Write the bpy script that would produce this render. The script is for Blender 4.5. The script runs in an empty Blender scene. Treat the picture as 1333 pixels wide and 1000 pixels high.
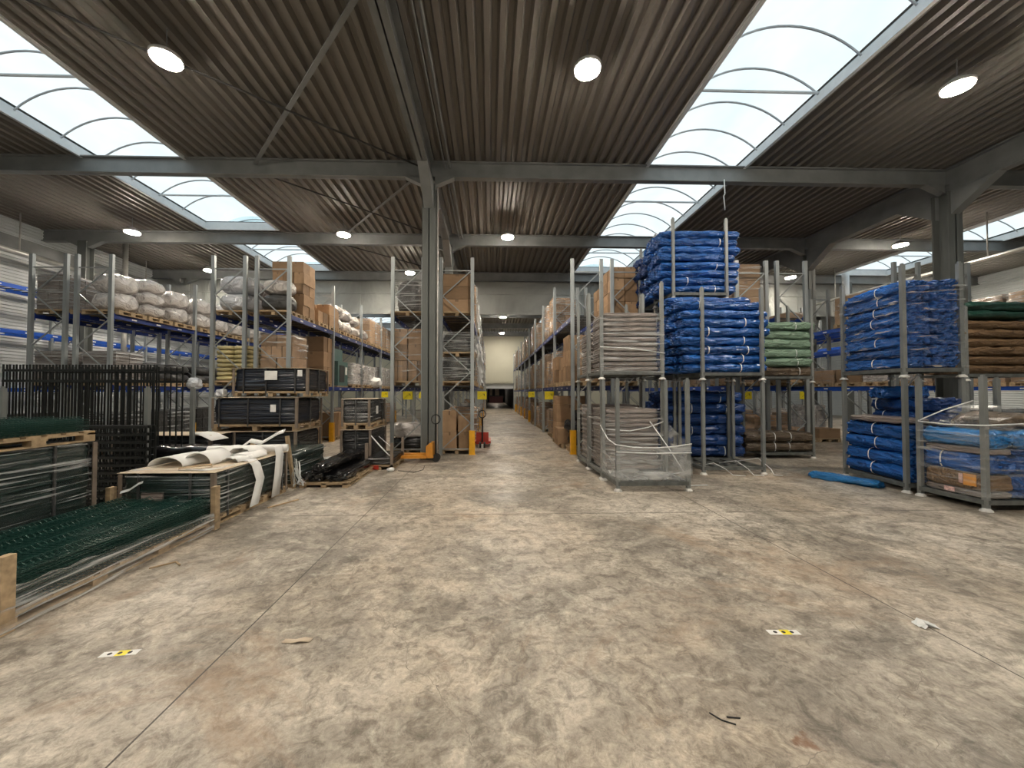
import bpy, math, random
from mathutils import Vector, noise
R = random.Random(7)
PI = math.pi
S = bpy.context.scene
C = S.collection

# ------------------------------------------------------------------ materials
def new_mat(name):
    m = bpy.data.materials.new(name); m.use_nodes = True
    nt = m.node_tree
    return m, nt, nt.nodes['Principled BSDF'], nt.nodes['Material Output']

def N(nt, t, **kw):
    n = nt.nodes.new(t)
    for k, v in kw.items():
        if k in n.inputs: n.inputs[k].default_value = v
        else: setattr(n, k, v)
    return n

def ramp(nt, src, stops):
    r = nt.nodes.new('ShaderNodeValToRGB')
    el = r.color_ramp.elements
    while len(el) < len(stops): el.new(0.5)
    for e, (p, c) in zip(el, stops):
        e.position = p; e.color = tuple(c) + (1,) if len(c) == 3 else c
    nt.links.new(src, r.inputs[0]); return r

def coords(nt, scale=(1, 1, 1), rot=(0, 0, 0), loc=(0, 0, 0)):
    t = nt.nodes.new('ShaderNodeTexCoord'); mp = nt.nodes.new('ShaderNodeMapping')
    mp.inputs['Scale'].default_value = scale; mp.inputs['Rotation'].default_value = rot; mp.inputs['Location'].default_value = loc
    nt.links.new(t.outputs['Object'], mp.inputs['Vector']); return mp.outputs['Vector']

def plain(name, col, rough=0.6, metal=0.0, var=0.12, scale=(6, 6, 6), bump=0.0, spec=0.5, rnd=0.0):
    """solid colour with a little procedural variation, optional bump and per-object tint"""
    m, nt, b, o = new_mat(name)
    v = coords(nt, scale)
    n = N(nt, 'ShaderNodeTexNoise', Scale=1.0, Detail=4.0); nt.links.new(v, n.inputs['Vector'])
    lo = [c * (1 - var) for c in col]; hi = [min(1, c * (1 + var)) for c in col]
    r = ramp(nt, n.outputs['Fac'], [(0.3, lo), (0.7, hi)])
    out = r.outputs[0]
    if rnd:
        oi = nt.nodes.new('ShaderNodeObjectInfo'); hs = nt.nodes.new('ShaderNodeHueSaturation')
        mr = N(nt, 'ShaderNodeMapRange'); mr.inputs[3].default_value = 1 - rnd; mr.inputs[4].default_value = 1 + rnd
        nt.links.new(oi.outputs['Random'], mr.inputs[0]); nt.links.new(mr.outputs[0], hs.inputs['Value'])
        nt.links.new(out, hs.inputs['Color']); out = hs.outputs[0]
    nt.links.new(out, b.inputs['Base Color'])
    b.inputs['Roughness'].default_value = rough; b.inputs['Metallic'].default_value = metal
    b.inputs['Specular IOR Level'].default_value = spec
    if bump:
        bp = N(nt, 'ShaderNodeBump', Strength=bump, Distance=0.02)
        nt.links.new(n.outputs['Fac'], bp.inputs['Height']); nt.links.new(bp.outputs[0], b.inputs['Normal'])
    return m

def film_mat(name, fac_lo, fac_hi, scale=(1.2, 1.2, 14), rough=0.22, col=(0.8, 0.82, 0.82), rot=(0, 0, 0), gloss=0.10, lo=0.45, hi=0.8):
    """clear stretch film: mostly see-through with milky stretched streaks that also paint in highlights"""
    m, nt, b, o = new_mat(name)
    v = coords(nt, scale, rot)
    n = N(nt, 'ShaderNodeTexNoise', Scale=1.3, Detail=2.5, Distortion=0.5, Roughness=0.45); nt.links.new(v, n.inputs['Vector'])
    r = ramp(nt, n.outputs['Fac'], [(lo, (fac_lo,) * 3), (hi, (fac_hi,) * 3)])
    tr = nt.nodes.new('ShaderNodeBsdfTransparent'); mx = nt.nodes.new('ShaderNodeMixShader')
    gl = nt.nodes.new('ShaderNodeBsdfGlossy'); gl.inputs['Roughness'].default_value = 0.26; m1 = nt.nodes.new('ShaderNodeMixShader'); m1.inputs[0].default_value = gloss
    b.inputs['Base Color'].default_value = tuple(col) + (1,); b.inputs['Roughness'].default_value = rough
    bp = N(nt, 'ShaderNodeBump', Strength=1.0, Distance=0.06); nt.links.new(bp.outputs[0], gl.inputs['Normal'])
    nt.links.new(tr.outputs[0], m1.inputs[1]); nt.links.new(gl.outputs[0], m1.inputs[2])
    nt.links.new(n.outputs['Fac'], bp.inputs['Height']); nt.links.new(bp.outputs[0], b.inputs['Normal'])
    nt.links.new(r.outputs[0], mx.inputs[0]); nt.links.new(m1.outputs[0], mx.inputs[1]); nt.links.new(b.outputs[0], mx.inputs[2])
    nt.links.new(mx.outputs[0], o.inputs['Surface']); return m

def wrinkled(name, col, rough, scale, strength=0.6, var=0.2, rnd=0.0, spec=0.5, dist=0.04):
    m, nt, b, o = new_mat(name)
    v = coords(nt, scale)
    n = N(nt, 'ShaderNodeTexNoise', Scale=1.0, Detail=3.0, Distortion=0.7, Roughness=0.5); nt.links.new(v, n.inputs['Vector'])
    r = ramp(nt, n.outputs['Fac'], [(0.3, [c * (1 - var) for c in col]), (0.7, [min(1, c * (1 + var)) for c in col])])
    out = r.outputs[0]
    if rnd:
        oi = nt.nodes.new('ShaderNodeObjectInfo'); hs = nt.nodes.new('ShaderNodeHueSaturation')
        mr = N(nt, 'ShaderNodeMapRange'); mr.inputs[3].default_value = 1 - rnd; mr.inputs[4].default_value = 1 + rnd
        nt.links.new(oi.outputs['Random'], mr.inputs[0]); nt.links.new(mr.outputs[0], hs.inputs['Value'])
        nt.links.new(out, hs.inputs['Color']); out = hs.outputs[0]
    nt.links.new(out, b.inputs['Base Color'])
    b.inputs['Roughness'].default_value = rough; b.inputs['Specular IOR Level'].default_value = spec
    bp = N(nt, 'ShaderNodeBump', Strength=strength, Distance=dist)
    nt.links.new(n.outputs['Fac'], bp.inputs['Height']); nt.links.new(bp.outputs[0], b.inputs['Normal'])
    return m

def emit(name, col, s):
    m, nt, b, o = new_mat(name)
    b.inputs['Base Color'].default_value = (0.8, 0.8, 0.8, 1)
    b.inputs['Emission Color'].default_value = tuple(col) + (1,); b.inputs['Emission Strength'].default_value = s
    return m

M = {}
M['galv'] = plain('galvanised_steel', (0.36, 0.39, 0.40), 0.45, 0.55, 0.15, (3, 3, 1.5))
M['post'] = plain('grey_painted_post', (0.24, 0.255, 0.25), 0.45, 0.3, 0.15, (4, 4, 2))
M['still'] = plain('dark_grey_stillage_paint', (0.13, 0.14, 0.135), 0.5, 0.2, 0.25, (8, 8, 8))
M['foot'] = plain('pale_worn_steel', (0.62, 0.61, 0.58), 0.5, 0.2)
M['beam'] = plain('blue_beam_paint', (0.012, 0.035, 0.2), 0.4, 0.0, 0.15, (3, 3, 3))
M['wallbeam'] = plain('bright_blue_beam_paint', (0.008, 0.07, 0.40), 0.35, 0.0, 0.1)
M['shelf'] = plain('dark_shelf_steel', (0.04, 0.04, 0.04), 0.6)
M['yellow'] = plain('yellow_guard_paint', (0.72, 0.36, 0.012), 0.45, 0, 0.12, (9, 9, 9))
M['sign'] = plain('yellow_sign_plastic', (0.85, 0.72, 0.02), 0.4)
M['black'] = plain('black_ink', (0.02, 0.02, 0.02), 0.6)
M['white'] = plain('white_label_paper', (0.8, 0.8, 0.78), 0.6)
M['steelbeam'] = plain('grey_roof_steel', (0.22, 0.232, 0.235), 0.55, 0.1, 0.15, (2, 2, 2))
M['col'] = plain('grey_column_paint', (0.125, 0.135, 0.13), 0.5, 0.1, 0.12, (4, 4, 1.2))
M['curb'] = plain('white_curb_paint', (0.62, 0.65, 0.67), 0.5, 0, 0.06)
M['rib'] = plain('rooflight_rib_aluminium', (0.5, 0.52, 0.54), 0.45, 0.4)
M['wood'] = plain('pallet_pine', (0.42, 0.31, 0.19), 0.75, 0, 0.28, (2, 14, 14), 0.2, 0.3, 0.15)
M['ply'] = plain('pale_cardboard_lid', (0.55, 0.46, 0.35), 0.8, 0, 0.15, (3, 3, 3), 0, 0.2)
M['board'] = plain('brown_corner_board', (0.22, 0.175, 0.14), 0.6, 0, 0.2)
M['carton'] = plain('brown_cardboard', (0.335, 0.222, 0.135), 0.75, 0, 0.12, (2, 2, 2), 0, 0.2, 0.35)
M['tape'] = plain('packing_tape', (0.22, 0.14, 0.08), 0.35, 0, 0.1)
M['foam'] = plain('white_foam_sheet', (0.80, 0.80, 0.79), 0.6, 0, 0.04, (5, 5, 5), 0.15)
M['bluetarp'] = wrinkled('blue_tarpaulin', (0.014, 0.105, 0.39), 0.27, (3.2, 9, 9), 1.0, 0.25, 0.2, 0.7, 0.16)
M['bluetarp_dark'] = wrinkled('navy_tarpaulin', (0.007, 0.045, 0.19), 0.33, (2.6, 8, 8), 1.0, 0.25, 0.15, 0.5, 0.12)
M['bluetarp_light'] = wrinkled('bright_blue_tarpaulin', (0.02, 0.19, 0.50), 0.3, (3, 9, 9), 1.0, 0.2, 0.1, 0.6, 0.12)
M['greentarp'] = wrinkled('sage_green_tarpaulin', (0.17, 0.26, 0.19), 0.38, (3, 9, 9), 1.0, 0.15, 0.1, 0.5, 0.1)
M['browntarp'] = wrinkled('brown_tarpaulin', (0.115, 0.085, 0.058), 0.33, (3, 9, 9), 1.0, 0.2, 0.12, 0.5, 0.12)
M['brownpack'] = wrinkled('brown_paper_sack', (0.17, 0.105, 0.055), 0.5, (2.5, 9, 9), 1.0, 0.2, 0.15, 0.4, 0.12)
M['darkgreentarp'] = wrinkled('dark_green_tarpaulin', (0.012, 0.05, 0.035), 0.35, (2.5, 9, 9), 0.8, 0.2)
M['taupe'] = wrinkled('taupe_flat_sack', (0.235, 0.195, 0.175), 0.28, (2.0, 2.0, 16), 1.0, 0.3, 0.22, 0.6, 0.1)
M['cord'] = plain('white_plastic_strap', (0.72, 0.75, 0.76), 0.4)
M['blackwrap'] = wrinkled('black_stretch_wrap', (0.010, 0.011, 0.013), 0.24, (0.6, 0.6, 18), 1.0, 0.4, 0.0, 0.8, 0.07)
M['bluewrap'] = wrinkled('blue_black_stretch_wrap', (0.012, 0.016, 0.026), 0.26, (0.6, 0.6, 17), 1.0, 0.4, 0.0, 0.8, 0.07)
M['greenwrap'] = wrinkled('dark_green_stretch_wrap', (0.014, 0.030, 0.026), 0.24, (0.6, 0.6, 18), 1.0, 0.4, 0.0, 0.8, 0.07)
M['blacktube'] = wrinkled('black_plastic_sheet', (0.007, 0.007, 0.008), 0.16, (6, 1.0, 6), 0.3, 0.3, 0.0, 0.8)
M['panel'] = plain('green_powder_coated_wire', (0.012, 0.052, 0.043), 0.33, 0.0, 0.15, spec=0.6)
M['fence'] = plain('black_powder_coated_bar', (0.010, 0.012, 0.012), 0.4)
M['bale'] = wrinkled('white_film_wrapped_bale', (0.56, 0.53, 0.51), 0.2, (4, 4, 5), 1.0, 0.2, 0.12, 0.7, 0.16)
M['balewhite'] = wrinkled('pale_blue_white_wrapped_bale', (0.62, 0.64, 0.68), 0.22, (4, 4, 5), 1.0, 0.12, 0.08, 0.6, 0.14)
M['greybag'] = wrinkled('dark_grey_wrapped_sack', (0.055, 0.055, 0.055), 0.3, (5, 5, 8), 0.9, 0.3, 0.15)
M['yellowbag'] = wrinkled('pale_yellow_sack', (0.55, 0.47, 0.25), 0.5, (5, 5, 8), 0.6, 0.15, 0.1)
M['teal'] = plain('teal_machine_paint', (0.09, 0.17, 0.16), 0.4, 0.1)
M['film'] = film_mat('clear_stretch_film', 0.02, 0.5, (0.8, 0.8, 18), gloss=0.05, lo=0.54, hi=0.68, rot=(0.05, 0.05, 0.0))
M['packfilm'] = film_mat('tight_clear_stretch_film', 0.0, 0.55, (0.55, 0.55, 26), gloss=0.035, lo=0.55, hi=0.66, rot=(0.10, 0.03, 0.0))  # pale streaks in the film colour stand in for highlights on taut folds
M['filmheavy'] = film_mat('milky_stretch_film', 0.05, 0.62, (0.8, 0.8, 18), gloss=0.06, lo=0.48, hi=0.66, rot=(0.06, 0.04, 0.0))
M['filmlight'] = film_mat('thin_stretch_film', 0.02, 0.34, (0.9, 0.9, 12), gloss=0.06, lo=0.5, hi=0.7, rot=(0.12, 0.15, 0.0))
M['drape'] = film_mat('loose_milky_film', 0.14, 0.55, (1.6, 1.6, 6.0), gloss=0.06, lo=0.42, hi=0.72, rot=(0.2, 0.25, 0.0))
M['glossfilm'] = film_mat('shiny_tight_film', 0.0, 0.34, (2.0, 2.0, 14), gloss=0.06, lo=0.58, hi=0.7, rot=(0.08, 0.08, 0.0))
M['filmedge'] = plain('gathered_film_rope', (0.72, 0.74, 0.74), 0.3, 0, 0.1)
M['orange'] = plain('orange_pallet_truck_paint', (0.62, 0.26, 0.03), 0.45)
M['red'] = plain('red_pallet_truck_paint', (0.42, 0.035, 0.02), 0.4)
M['rubber'] = plain('black_rubber', (0.015, 0.015, 0.015), 0.6)
M['orangesticker'] = plain('orange_label', (0.75, 0.33, 0.05), 0.5)
M['pinksticker'] = plain('red_and_white_label', (0.75, 0.45, 0.42), 0.5, 0, 0.5, (30, 30, 30))
M['darkred'] = plain('dark_red_counter', (0.07, 0.008, 0.008), 0.5)
M['dark'] = plain('dark_passage_paint', (0.03, 0.028, 0.028), 0.7)
M['backwall'] = plain('cream_wall_panel', (0.62, 0.61, 0.50), 0.6, 0, 0.05, (0.6, 0.6, 0.6))
M['frosted'] = plain('galvanised_pipe', (0.5, 0.5, 0.48), 0.3, 0.6)
M['lamp'] = emit('lamp_diffuser_glow', (1.0, 0.885, 0.735), 420)
M['lampcase'] = plain('lamp_housing', (0.5, 0.5, 0.5), 0.5)

def deck_mat():
    m, nt, b, o = new_mat('profiled_roof_deck')
    v = coords(nt, (0.5, 0.2, 1))
    n = N(nt, 'ShaderNodeTexNoise', Scale=1.0, Detail=5.0); nt.links.new(v, n.inputs['Vector'])
    r = ramp(nt, n.outputs['Fac'], [(0.3, (0.145, 0.134, 0.118)), (0.7, (0.20, 0.184, 0.164))])
    nt.links.new(r.outputs[0], b.inputs['Base Color']); b.inputs['Roughness'].default_value = 0.55
    return m
M['deck'] = deck_mat()

def siding_mat():
    m, nt, b, o = new_mat('white_profiled_cladding')
    n = N(nt, 'ShaderNodeTexNoise', Scale=0.8, Detail=4.0); nt.links.new(coords(nt, (1, 1, 1)), n.inputs['Vector'])
    r = ramp(nt, n.outputs['Fac'], [(0.3, (0.50, 0.53, 0.54)), (0.7, (0.62, 0.65, 0.66))])
    nt.links.new(r.outputs[0], b.inputs['Base Color']); b.inputs['Roughness'].default_value = 0.45
    return m
M['siding'] = siding_mat()

def fascia_mat():
    m, nt, b, o = new_mat('grey_sheeting')
    n = N(nt, 'ShaderNodeTexNoise', Scale=1.0, Detail=5.0, Distortion=1.2); nt.links.new(coords(nt, (0.5, 1, 0.35), (0, 0.5, 0)), n.inputs['Vector'])
    r = ramp(nt, n.outputs['Fac'], [(0.3, (0.22, 0.235, 0.225)), (0.7, (0.39, 0.41, 0.395))])
    nt.links.new(r.outputs[0], b.inputs['Base Color']); b.inputs['Roughness'].default_value = 0.5
    bp = N(nt, 'ShaderNodeBump', Strength=0.8, Distance=0.25)
    nt.links.new(n.outputs['Fac'], bp.inputs['Height']); nt.links.new(bp.outputs[0], b.inputs['Normal'])
    return m
M['fascia'] = fascia_mat()

def glaze_mat():
    m, nt, b, o = new_mat('clear_polycarbonate_rooflight')
    n = N(nt, 'ShaderNodeTexNoise', Scale=0.9, Detail=4.0); nt.links.new(coords(nt, (1, 0.6, 1)), n.inputs['Vector'])
    r = ramp(nt, n.outputs['Fac'], [(0.35, (0.84, 0.92, 0.94)), (0.7, (0.96, 0.99, 1.0))])
    tr = nt.nodes.new('ShaderNodeBsdfTransparent'); nt.links.new(r.outputs[0], tr.inputs[0])
    b.inputs['Base Color'].default_value = (0.8, 0.85, 0.87, 1); b.inputs['Roughness'].default_value = 0.4
    mx = nt.nodes.new('ShaderNodeMixShader'); mx.inputs[0].default_value = 0.06
    nt.links.new(tr.outputs[0], mx.inputs[1]); nt.links.new(b.outputs[0], mx.inputs[2]); nt.links.new(mx.outputs[0], o.inputs['Surface'])
    return m
M['glaze'] = glaze_mat()

def floor_mat():
    m, nt, b, o = new_mat('worn_concrete')
    L = nt.links.new
    v = coords(nt)
    def noise_n(scale, detail, dist=0.0, sc=(1, 1, 1), loc=(0, 0, 0), rough=0.6):
        n = N(nt, 'ShaderNodeTexNoise', Scale=scale, Detail=detail, Distortion=dist, Roughness=rough)
        L(coords(nt, sc, (0, 0, 0), loc), n.inputs['Vector']); return n.outputs['Fac']
    def mix(fac, a, bcol, mode='MIX'):
        x = nt.nodes.new('ShaderNodeMix'); x.data_type = 'RGBA'; x.blend_type = mode
        if hasattr(fac, 'is_linked'): L(fac, x.inputs[0])
        else: x.inputs[0].default_value = fac
        if hasattr(a, 'is_linked'): L(a, x.inputs[6])
        else: x.inputs[6].default_value = tuple(a) + (1,)
        if hasattr(bcol, 'is_linked'): L(bcol, x.inputs[7])
        else: x.inputs[7].default_value = tuple(bcol) + (1,)
        return x.outputs[2]
    base = ramp(nt, noise_n(0.55, 6, 0.8), [(0.32, (0.34, 0.302, 0.252)), (0.5, (0.53, 0.477, 0.40)), (0.72, (0.67, 0.618, 0.53))]).outputs[0]
    warm = ramp(nt, noise_n(0.35, 3, 0.3, loc=(5, 3, 0)), [(0.45, (0, 0, 0)), (0.75, (0.6, 0.6, 0.6))]).outputs[0]
    c = mix(warm, base, (0.60, 0.48, 0.345))
    dirt = ramp(nt, noise_n(1.3, 10, 1.4, loc=(2, 9, 0), rough=0.72), [(0.43, (0, 0, 0)), (0.66, (0.85, 0.85, 0.85))]).outputs[0]
    c = mix(dirt, c, (0.23, 0.20, 0.165))
    patch = ramp(nt, noise_n(0.62, 14, 0.6, loc=(11, 4, 0), rough=0.74), [(0.49, (0, 0, 0)), (0.60, (0.85, 0.85, 0.85))]).outputs[0]
    c = mix(patch, c, (0.19, 0.168, 0.14))
    smear = ramp(nt, noise_n(1.0, 8, 0.9, (0.8, 5.5, 1), (1, 4, 0)), [(0.50, (0, 0, 0)), (0.78, (0.55, 0.55, 0.55))]).outputs[0]
    c = mix(smear, c, (0.27, 0.235, 0.19))
    pale = ramp(nt, noise_n(3.2, 9, 1.2, loc=(7, 1, 0), rough=0.7), [(0.55, (0, 0, 0)), (0.8, (0.7, 0.7, 0.7))]).outputs[0]
    c = mix(pale, c, (0.78, 0.73, 0.63))
    fine = ramp(nt, noise_n(26, 10, 0.6, rough=0.8), [(0.36, (0.62, 0.61, 0.60)), (0.62, (1.1, 1.1, 1.1))]).outputs[0]
    c = mix(0.9, c, fine, 'MULTIPLY')
    spk = ramp(nt, noise_n(7, 8, 0.8, loc=(4, 4, 0), rough=0.75), [(0.38, (0.45, 0.43, 0.41)), (0.53, (1.06, 1.06, 1.06))]).outputs[0]
    c = mix(0.8, c, spk, 'MULTIPLY')
    brown = ramp(nt, noise_n(0.5, 12, 0.9, loc=(3.4, 21, 0), rough=0.72), [(0.56, (0, 0, 0)), (0.68, (0.6, 0.6, 0.6))]).outputs[0]
    c = mix(brown, c, (0.34, 0.225, 0.14))
    # sawn joints and hairline cracks
    sx = nt.nodes.new('ShaderNodeSeparateXYZ'); L(v, sx.inputs[0])
    def line(coord, at, w):
        a = N(nt, 'ShaderNodeMath', operation='SUBTRACT'); L(coord, a.inputs[0]); a.inputs[1].default_value = at
        ab = N(nt, 'ShaderNodeMath', operation='ABSOLUTE'); L(a.outputs[0], ab.inputs[0])
        lt = N(nt, 'ShaderNodeMath', operation='LESS_THAN'); L(ab.outputs[0], lt.inputs[0]); lt.inputs[1].default_value = w
        return lt.outputs[0]
    for coord, at, w in ((sx.outputs[0], -1.84, 0.006), (sx.outputs[0], 3.36, 0.006), (sx.outputs[1], 5.72, 0.008),
                         (sx.outputs[1], 14.0, 0.02), (sx.outputs[1], 22.0, 0.03), (sx.outputs[0], -7.0, 0.006), (sx.outputs[0], 8.6, 0.006)):
        c = mix(line(coord, at, w), c, (0.07, 0.06, 0.05))
    vo = N(nt, 'ShaderNodeTexVoronoi', feature='DISTANCE_TO_EDGE', Scale=0.33)
    nz = N(nt, 'ShaderNodeTexNoise', Scale=1.5, Detail=5.0); L(v, nz.inputs['Vector'])
    vadd = N(nt, 'ShaderNodeVectorMath', operation='MULTIPLY_ADD'); L(nz.outputs['Color'], vadd.inputs[0]); vadd.inputs[1].default_value = (0.7, 0.7, 0); L(v, vadd.inputs[2])
    L(vadd.outputs[0], vo.inputs['Vector'])
    lt = N(nt, 'ShaderNodeMath', operation='LESS_THAN'); L(vo.outputs['Distance'], lt.inputs[0]); lt.inputs[1].default_value = 0.0006
    c = mix(lt.outputs[0], c, (0.22, 0.19, 0.155))
    # the rust stain near the right foreground
    ds = N(nt, 'ShaderNodeVectorMath', operation='DISTANCE'); ds.inputs[1].default_value = (1.75, 2.07, 0)
    va2 = N(nt, 'ShaderNodeVectorMath', operation='MULTIPLY_ADD')
    nz2 = N(nt, 'ShaderNodeTexNoise', Scale=14.0, Detail=4.0); L(v, nz2.inputs['Vector'])
    L(nz2.outputs['Color'], va2.inputs[0]); va2.inputs[1].default_value = (0.26, 0.2, 0); L(v, va2.inputs[2])
    L(va2.outputs[0], ds.inputs[0])
    rr = ramp(nt, ds.outputs['Value'], [(0.0, (0.9, 0.9, 0.9)), (0.025, (0.6, 0.6, 0.6)), (0.05, (0, 0, 0))]).outputs[0]
    c = mix(rr, c, (0.16, 0.06, 0.02))
    L(c, b.inputs['Base Color'])
    rg = ramp(nt, noise_n(1.1, 6, 0.5, loc=(3, 3, 3)), [(0.35, (0.34,) * 3), (0.7, (0.62,) * 3)]).outputs[0]
    L(rg, b.inputs['Roughness']); b.inputs['Specular IOR Level'].default_value = 0.4
    bp = N(nt, 'ShaderNodeBump', Strength=0.12, Distance=0.01)
    L(noise_n(16, 6), bp.inputs['Height']); L(bp.outputs[0], b.inputs['Normal'])
    return m
M['floor'] = floor_mat()

# ------------------------------------------------------------------ mesh helpers
class MB:
    def __init__(s): s.v = []; s.f = []; s.m = []
    def add(s, vs, fs, m=0):
        o = len(s.v); s.v += [tuple(p) for p in vs]
        for f in fs: s.f.append([i + o for i in f]); s.m.append(m)
        return s
    def box(s, x0, x1, y0, y1, z0, z1, m=0):
        v = [(x, y, z) for z in (z0, z1) for y in (y0, y1) for x in (x0, x1)]
        return s.add(v, [(0, 2, 3, 1), (4, 5, 7, 6), (0, 1, 5, 4), (2, 6, 7, 3), (0, 4, 6, 2), (1, 3, 7, 5)], m)
    def bar(s, p, q, w, h=None, m=0, up=(0, 0, 1)):
        p, q = Vector(p), Vector(q); h = h or w
        d = (q - p).normalized(); u = Vector(up)
        if abs(d.dot(u)) > 0.99: u = Vector((0, 1, 0))
        a = d.cross(u).normalized(); b = a.cross(d).normalized()
        v = []
        for c in (p, q):
            for i, j in ((-1, -1), (1, -1), (1, 1), (-1, 1)): v.append(c + a * (i * w / 2) + b * (j * h / 2))
        return s.add(v, [(3, 2, 1, 0), (4, 5, 6, 7), (0, 1, 5, 4), (1, 2, 6, 5), (2, 3, 7, 6), (3, 0, 4, 7)], m)
    def tube(s, pts, r, n=8, m=0, cap=True):
        pts = [Vector(p) for p in pts]; rs = r if isinstance(r, (list, tuple)) else [r] * len(pts)
        v = []; prev = None
        for i, p in enumerate(pts):
            d = (pts[min(i + 1, len(pts) - 1)] - pts[max(i - 1, 0)]).normalized()
            u = Vector((0, 0, 1)) if abs(d.z) < 0.9 else Vector((0, 1, 0))
            a = d.cross(u).normalized()
            if prev is not None and a.dot(prev) < 0: a = -a
            prev = a; b = a.cross(d)
            for k in range(n):
                t = 2 * PI * k / n; v.append(p + (a * math.cos(t) + b * math.sin(t)) * rs[i])
        f = []
        for i in range(len(pts) - 1):
            for k in range(n): f.append((i * n + k, i * n + (k + 1) % n, (i + 1) * n + (k + 1) % n, (i + 1) * n + k))
        if cap: f.append(tuple(range(n))[::-1]); f.append(tuple(range((len(pts) - 1) * n, len(pts) * n)))
        return s.add(v, f, m)
    def prism(s, prof, axis, a, b, m=0):
        n = len(prof)
        def pt(u, w, t): return {'x': (t, u, w), 'y': (u, t, w), 'z': (u, w, t)}[axis]
        v = [pt(u, w, a) for u, w in prof] + [pt(u, w, b) for u, w in prof]
        f = [tuple(range(n))[::-1], tuple(range(n, 2 * n))] + [(i, (i + 1) % n, n + (i + 1) % n, n + i) for i in range(n)]
        return s.add(v, f, m)
    def ribbon(s, pts, wv, t=0.006, m=0):
        """a thin sheet following pts, as wide as the vector wv"""
        wv = Vector(wv); n = len(pts); v = []
        for i, p in enumerate(pts):
            p = Vector(p); d = (Vector(pts[min(i + 1, n - 1)]) - Vector(pts[max(i - 1, 0)])).normalized()
            nn = d.cross(wv).normalized() * t
            v += [p, p + wv, p + wv + nn, p + nn]
        f = [(0, 1, 2, 3), tuple(range(4 * n - 4, 4 * n))[::-1]]
        for i in range(n - 1):
            for k in range(4): f.append((i * 4 + k, (i + 1) * 4 + k, (i + 1) * 4 + (k + 1) % 4, i * 4 + (k + 1) % 4))
        return s.add(v, f, m)
    def mesh(s, name, mats, smooth=False):
        me = bpy.data.meshes.new(name); me.from_pydata([tuple(p) for p in s.v], [], s.f)
        for mm in (mats if isinstance(mats, (list, tuple)) else [mats]): me.materials.append(M[mm] if isinstance(mm, str) else mm)
        me.polygons.foreach_set('material_index', s.m)
        if smooth: me.polygons.foreach_set('use_smooth', [True] * len(s.f))
        me.update()
        return me
    def build(s, name, mats, parent=None, smooth=False, loc=None):
        return put(name, s.mesh(name, mats, smooth), parent, loc)

def put(name, me, parent=None, loc=None, rz=0.0, scale=None):
    o = bpy.data.objects.new(name, me); C.objects.link(o)
    if parent: o.parent = parent
    if loc: o.location = loc
    if rz: o.rotation_euler[2] = rz
    if scale: o.scale = scale
    return o

def thing(name, label, cat, loc=(0, 0, 0), rz=0.0, group=None):
    o = bpy.data.objects.new(name, None); C.objects.link(o); o.empty_display_size = 0.1
    o.location = loc; o.rotation_euler[2] = rz
    return tag(o, label, cat, group)

def tag(o, label, cat, group=None):
    o['label'] = label; o['category'] = cat
    if group: o['group'] = group
    return o

def struct(o): o['kind'] = 'structure'; return o

def rounded_grid_box(lx, ly, lz, seed, amp=0.02, freq=(3, 3, 6), n=(10, 10, 8), p=5.0, bulge=0.0):
    """a soft rectangular body sitting on z=0, centred in x and y, with wrinkled faces"""
    mb = MB(); idx = {}
    nx, ny, nz = n
    def vert(i, j, k):
        key = (i, j, k)
        if key in idx: return idx[key]
        a, b, c = 2 * i / nx - 1, 2 * j / ny - 1, 2 * k / nz - 1
        q = (abs(a) ** p + abs(b) ** p + abs(c) ** p) ** (1 / p)
        a, b, c = a / q, b / q, c / q
        w = Vector((a * lx / 2, b * ly / 2, c * lz / 2))
        g = Vector((w.x * freq[0] + seed * 7.1, w.y * freq[1] + seed * 3.3, w.z * freq[2]))
        d = noise.noise(g) + 0.5 * noise.noise(g * 2.1)
        nrm = Vector((a ** 3, b ** 3, c ** 3)).normalized()
        w += nrm * (d * amp)
        if bulge: w.x *= 1 + bulge * (1 - c * c); w.y *= 1 + bulge * (1 - c * c)
        w.z = max(0.0, w.z + lz / 2)
        idx[key] = len(mb.v); mb.v.append(tuple(w)); return idx[key]
    def quad(a, b, c, d): mb.f.append([a, b, c, d]); mb.m.append(0)
    for i in range(nx):
        for j in range(ny):
            quad(vert(i, j, 0), vert(i, j + 1, 0), vert(i + 1, j + 1, 0), vert(i + 1, j, 0))
            quad(vert(i, j, nz), vert(i + 1, j, nz), vert(i + 1, j + 1, nz), vert(i, j + 1, nz))
    for i in range(nx):
        for k in range(nz):
            quad(vert(i, 0, k), vert(i + 1, 0, k), vert(i + 1, 0, k + 1), vert(i, 0, k + 1))
            quad(vert(i, ny, k), vert(i, ny, k + 1), vert(i + 1, ny, k + 1), vert(i + 1, ny, k))
    for j in range(ny):
        for k in range(nz):
            quad(vert(0, j, k), vert(0, j, k + 1), vert(0, j + 1, k + 1), vert(0, j + 1, k))
            quad(vert(nx, j, k), vert(nx, j + 1, k), vert(nx, j + 1, k + 1), vert(nx, j, k + 1))
    return mb

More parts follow.
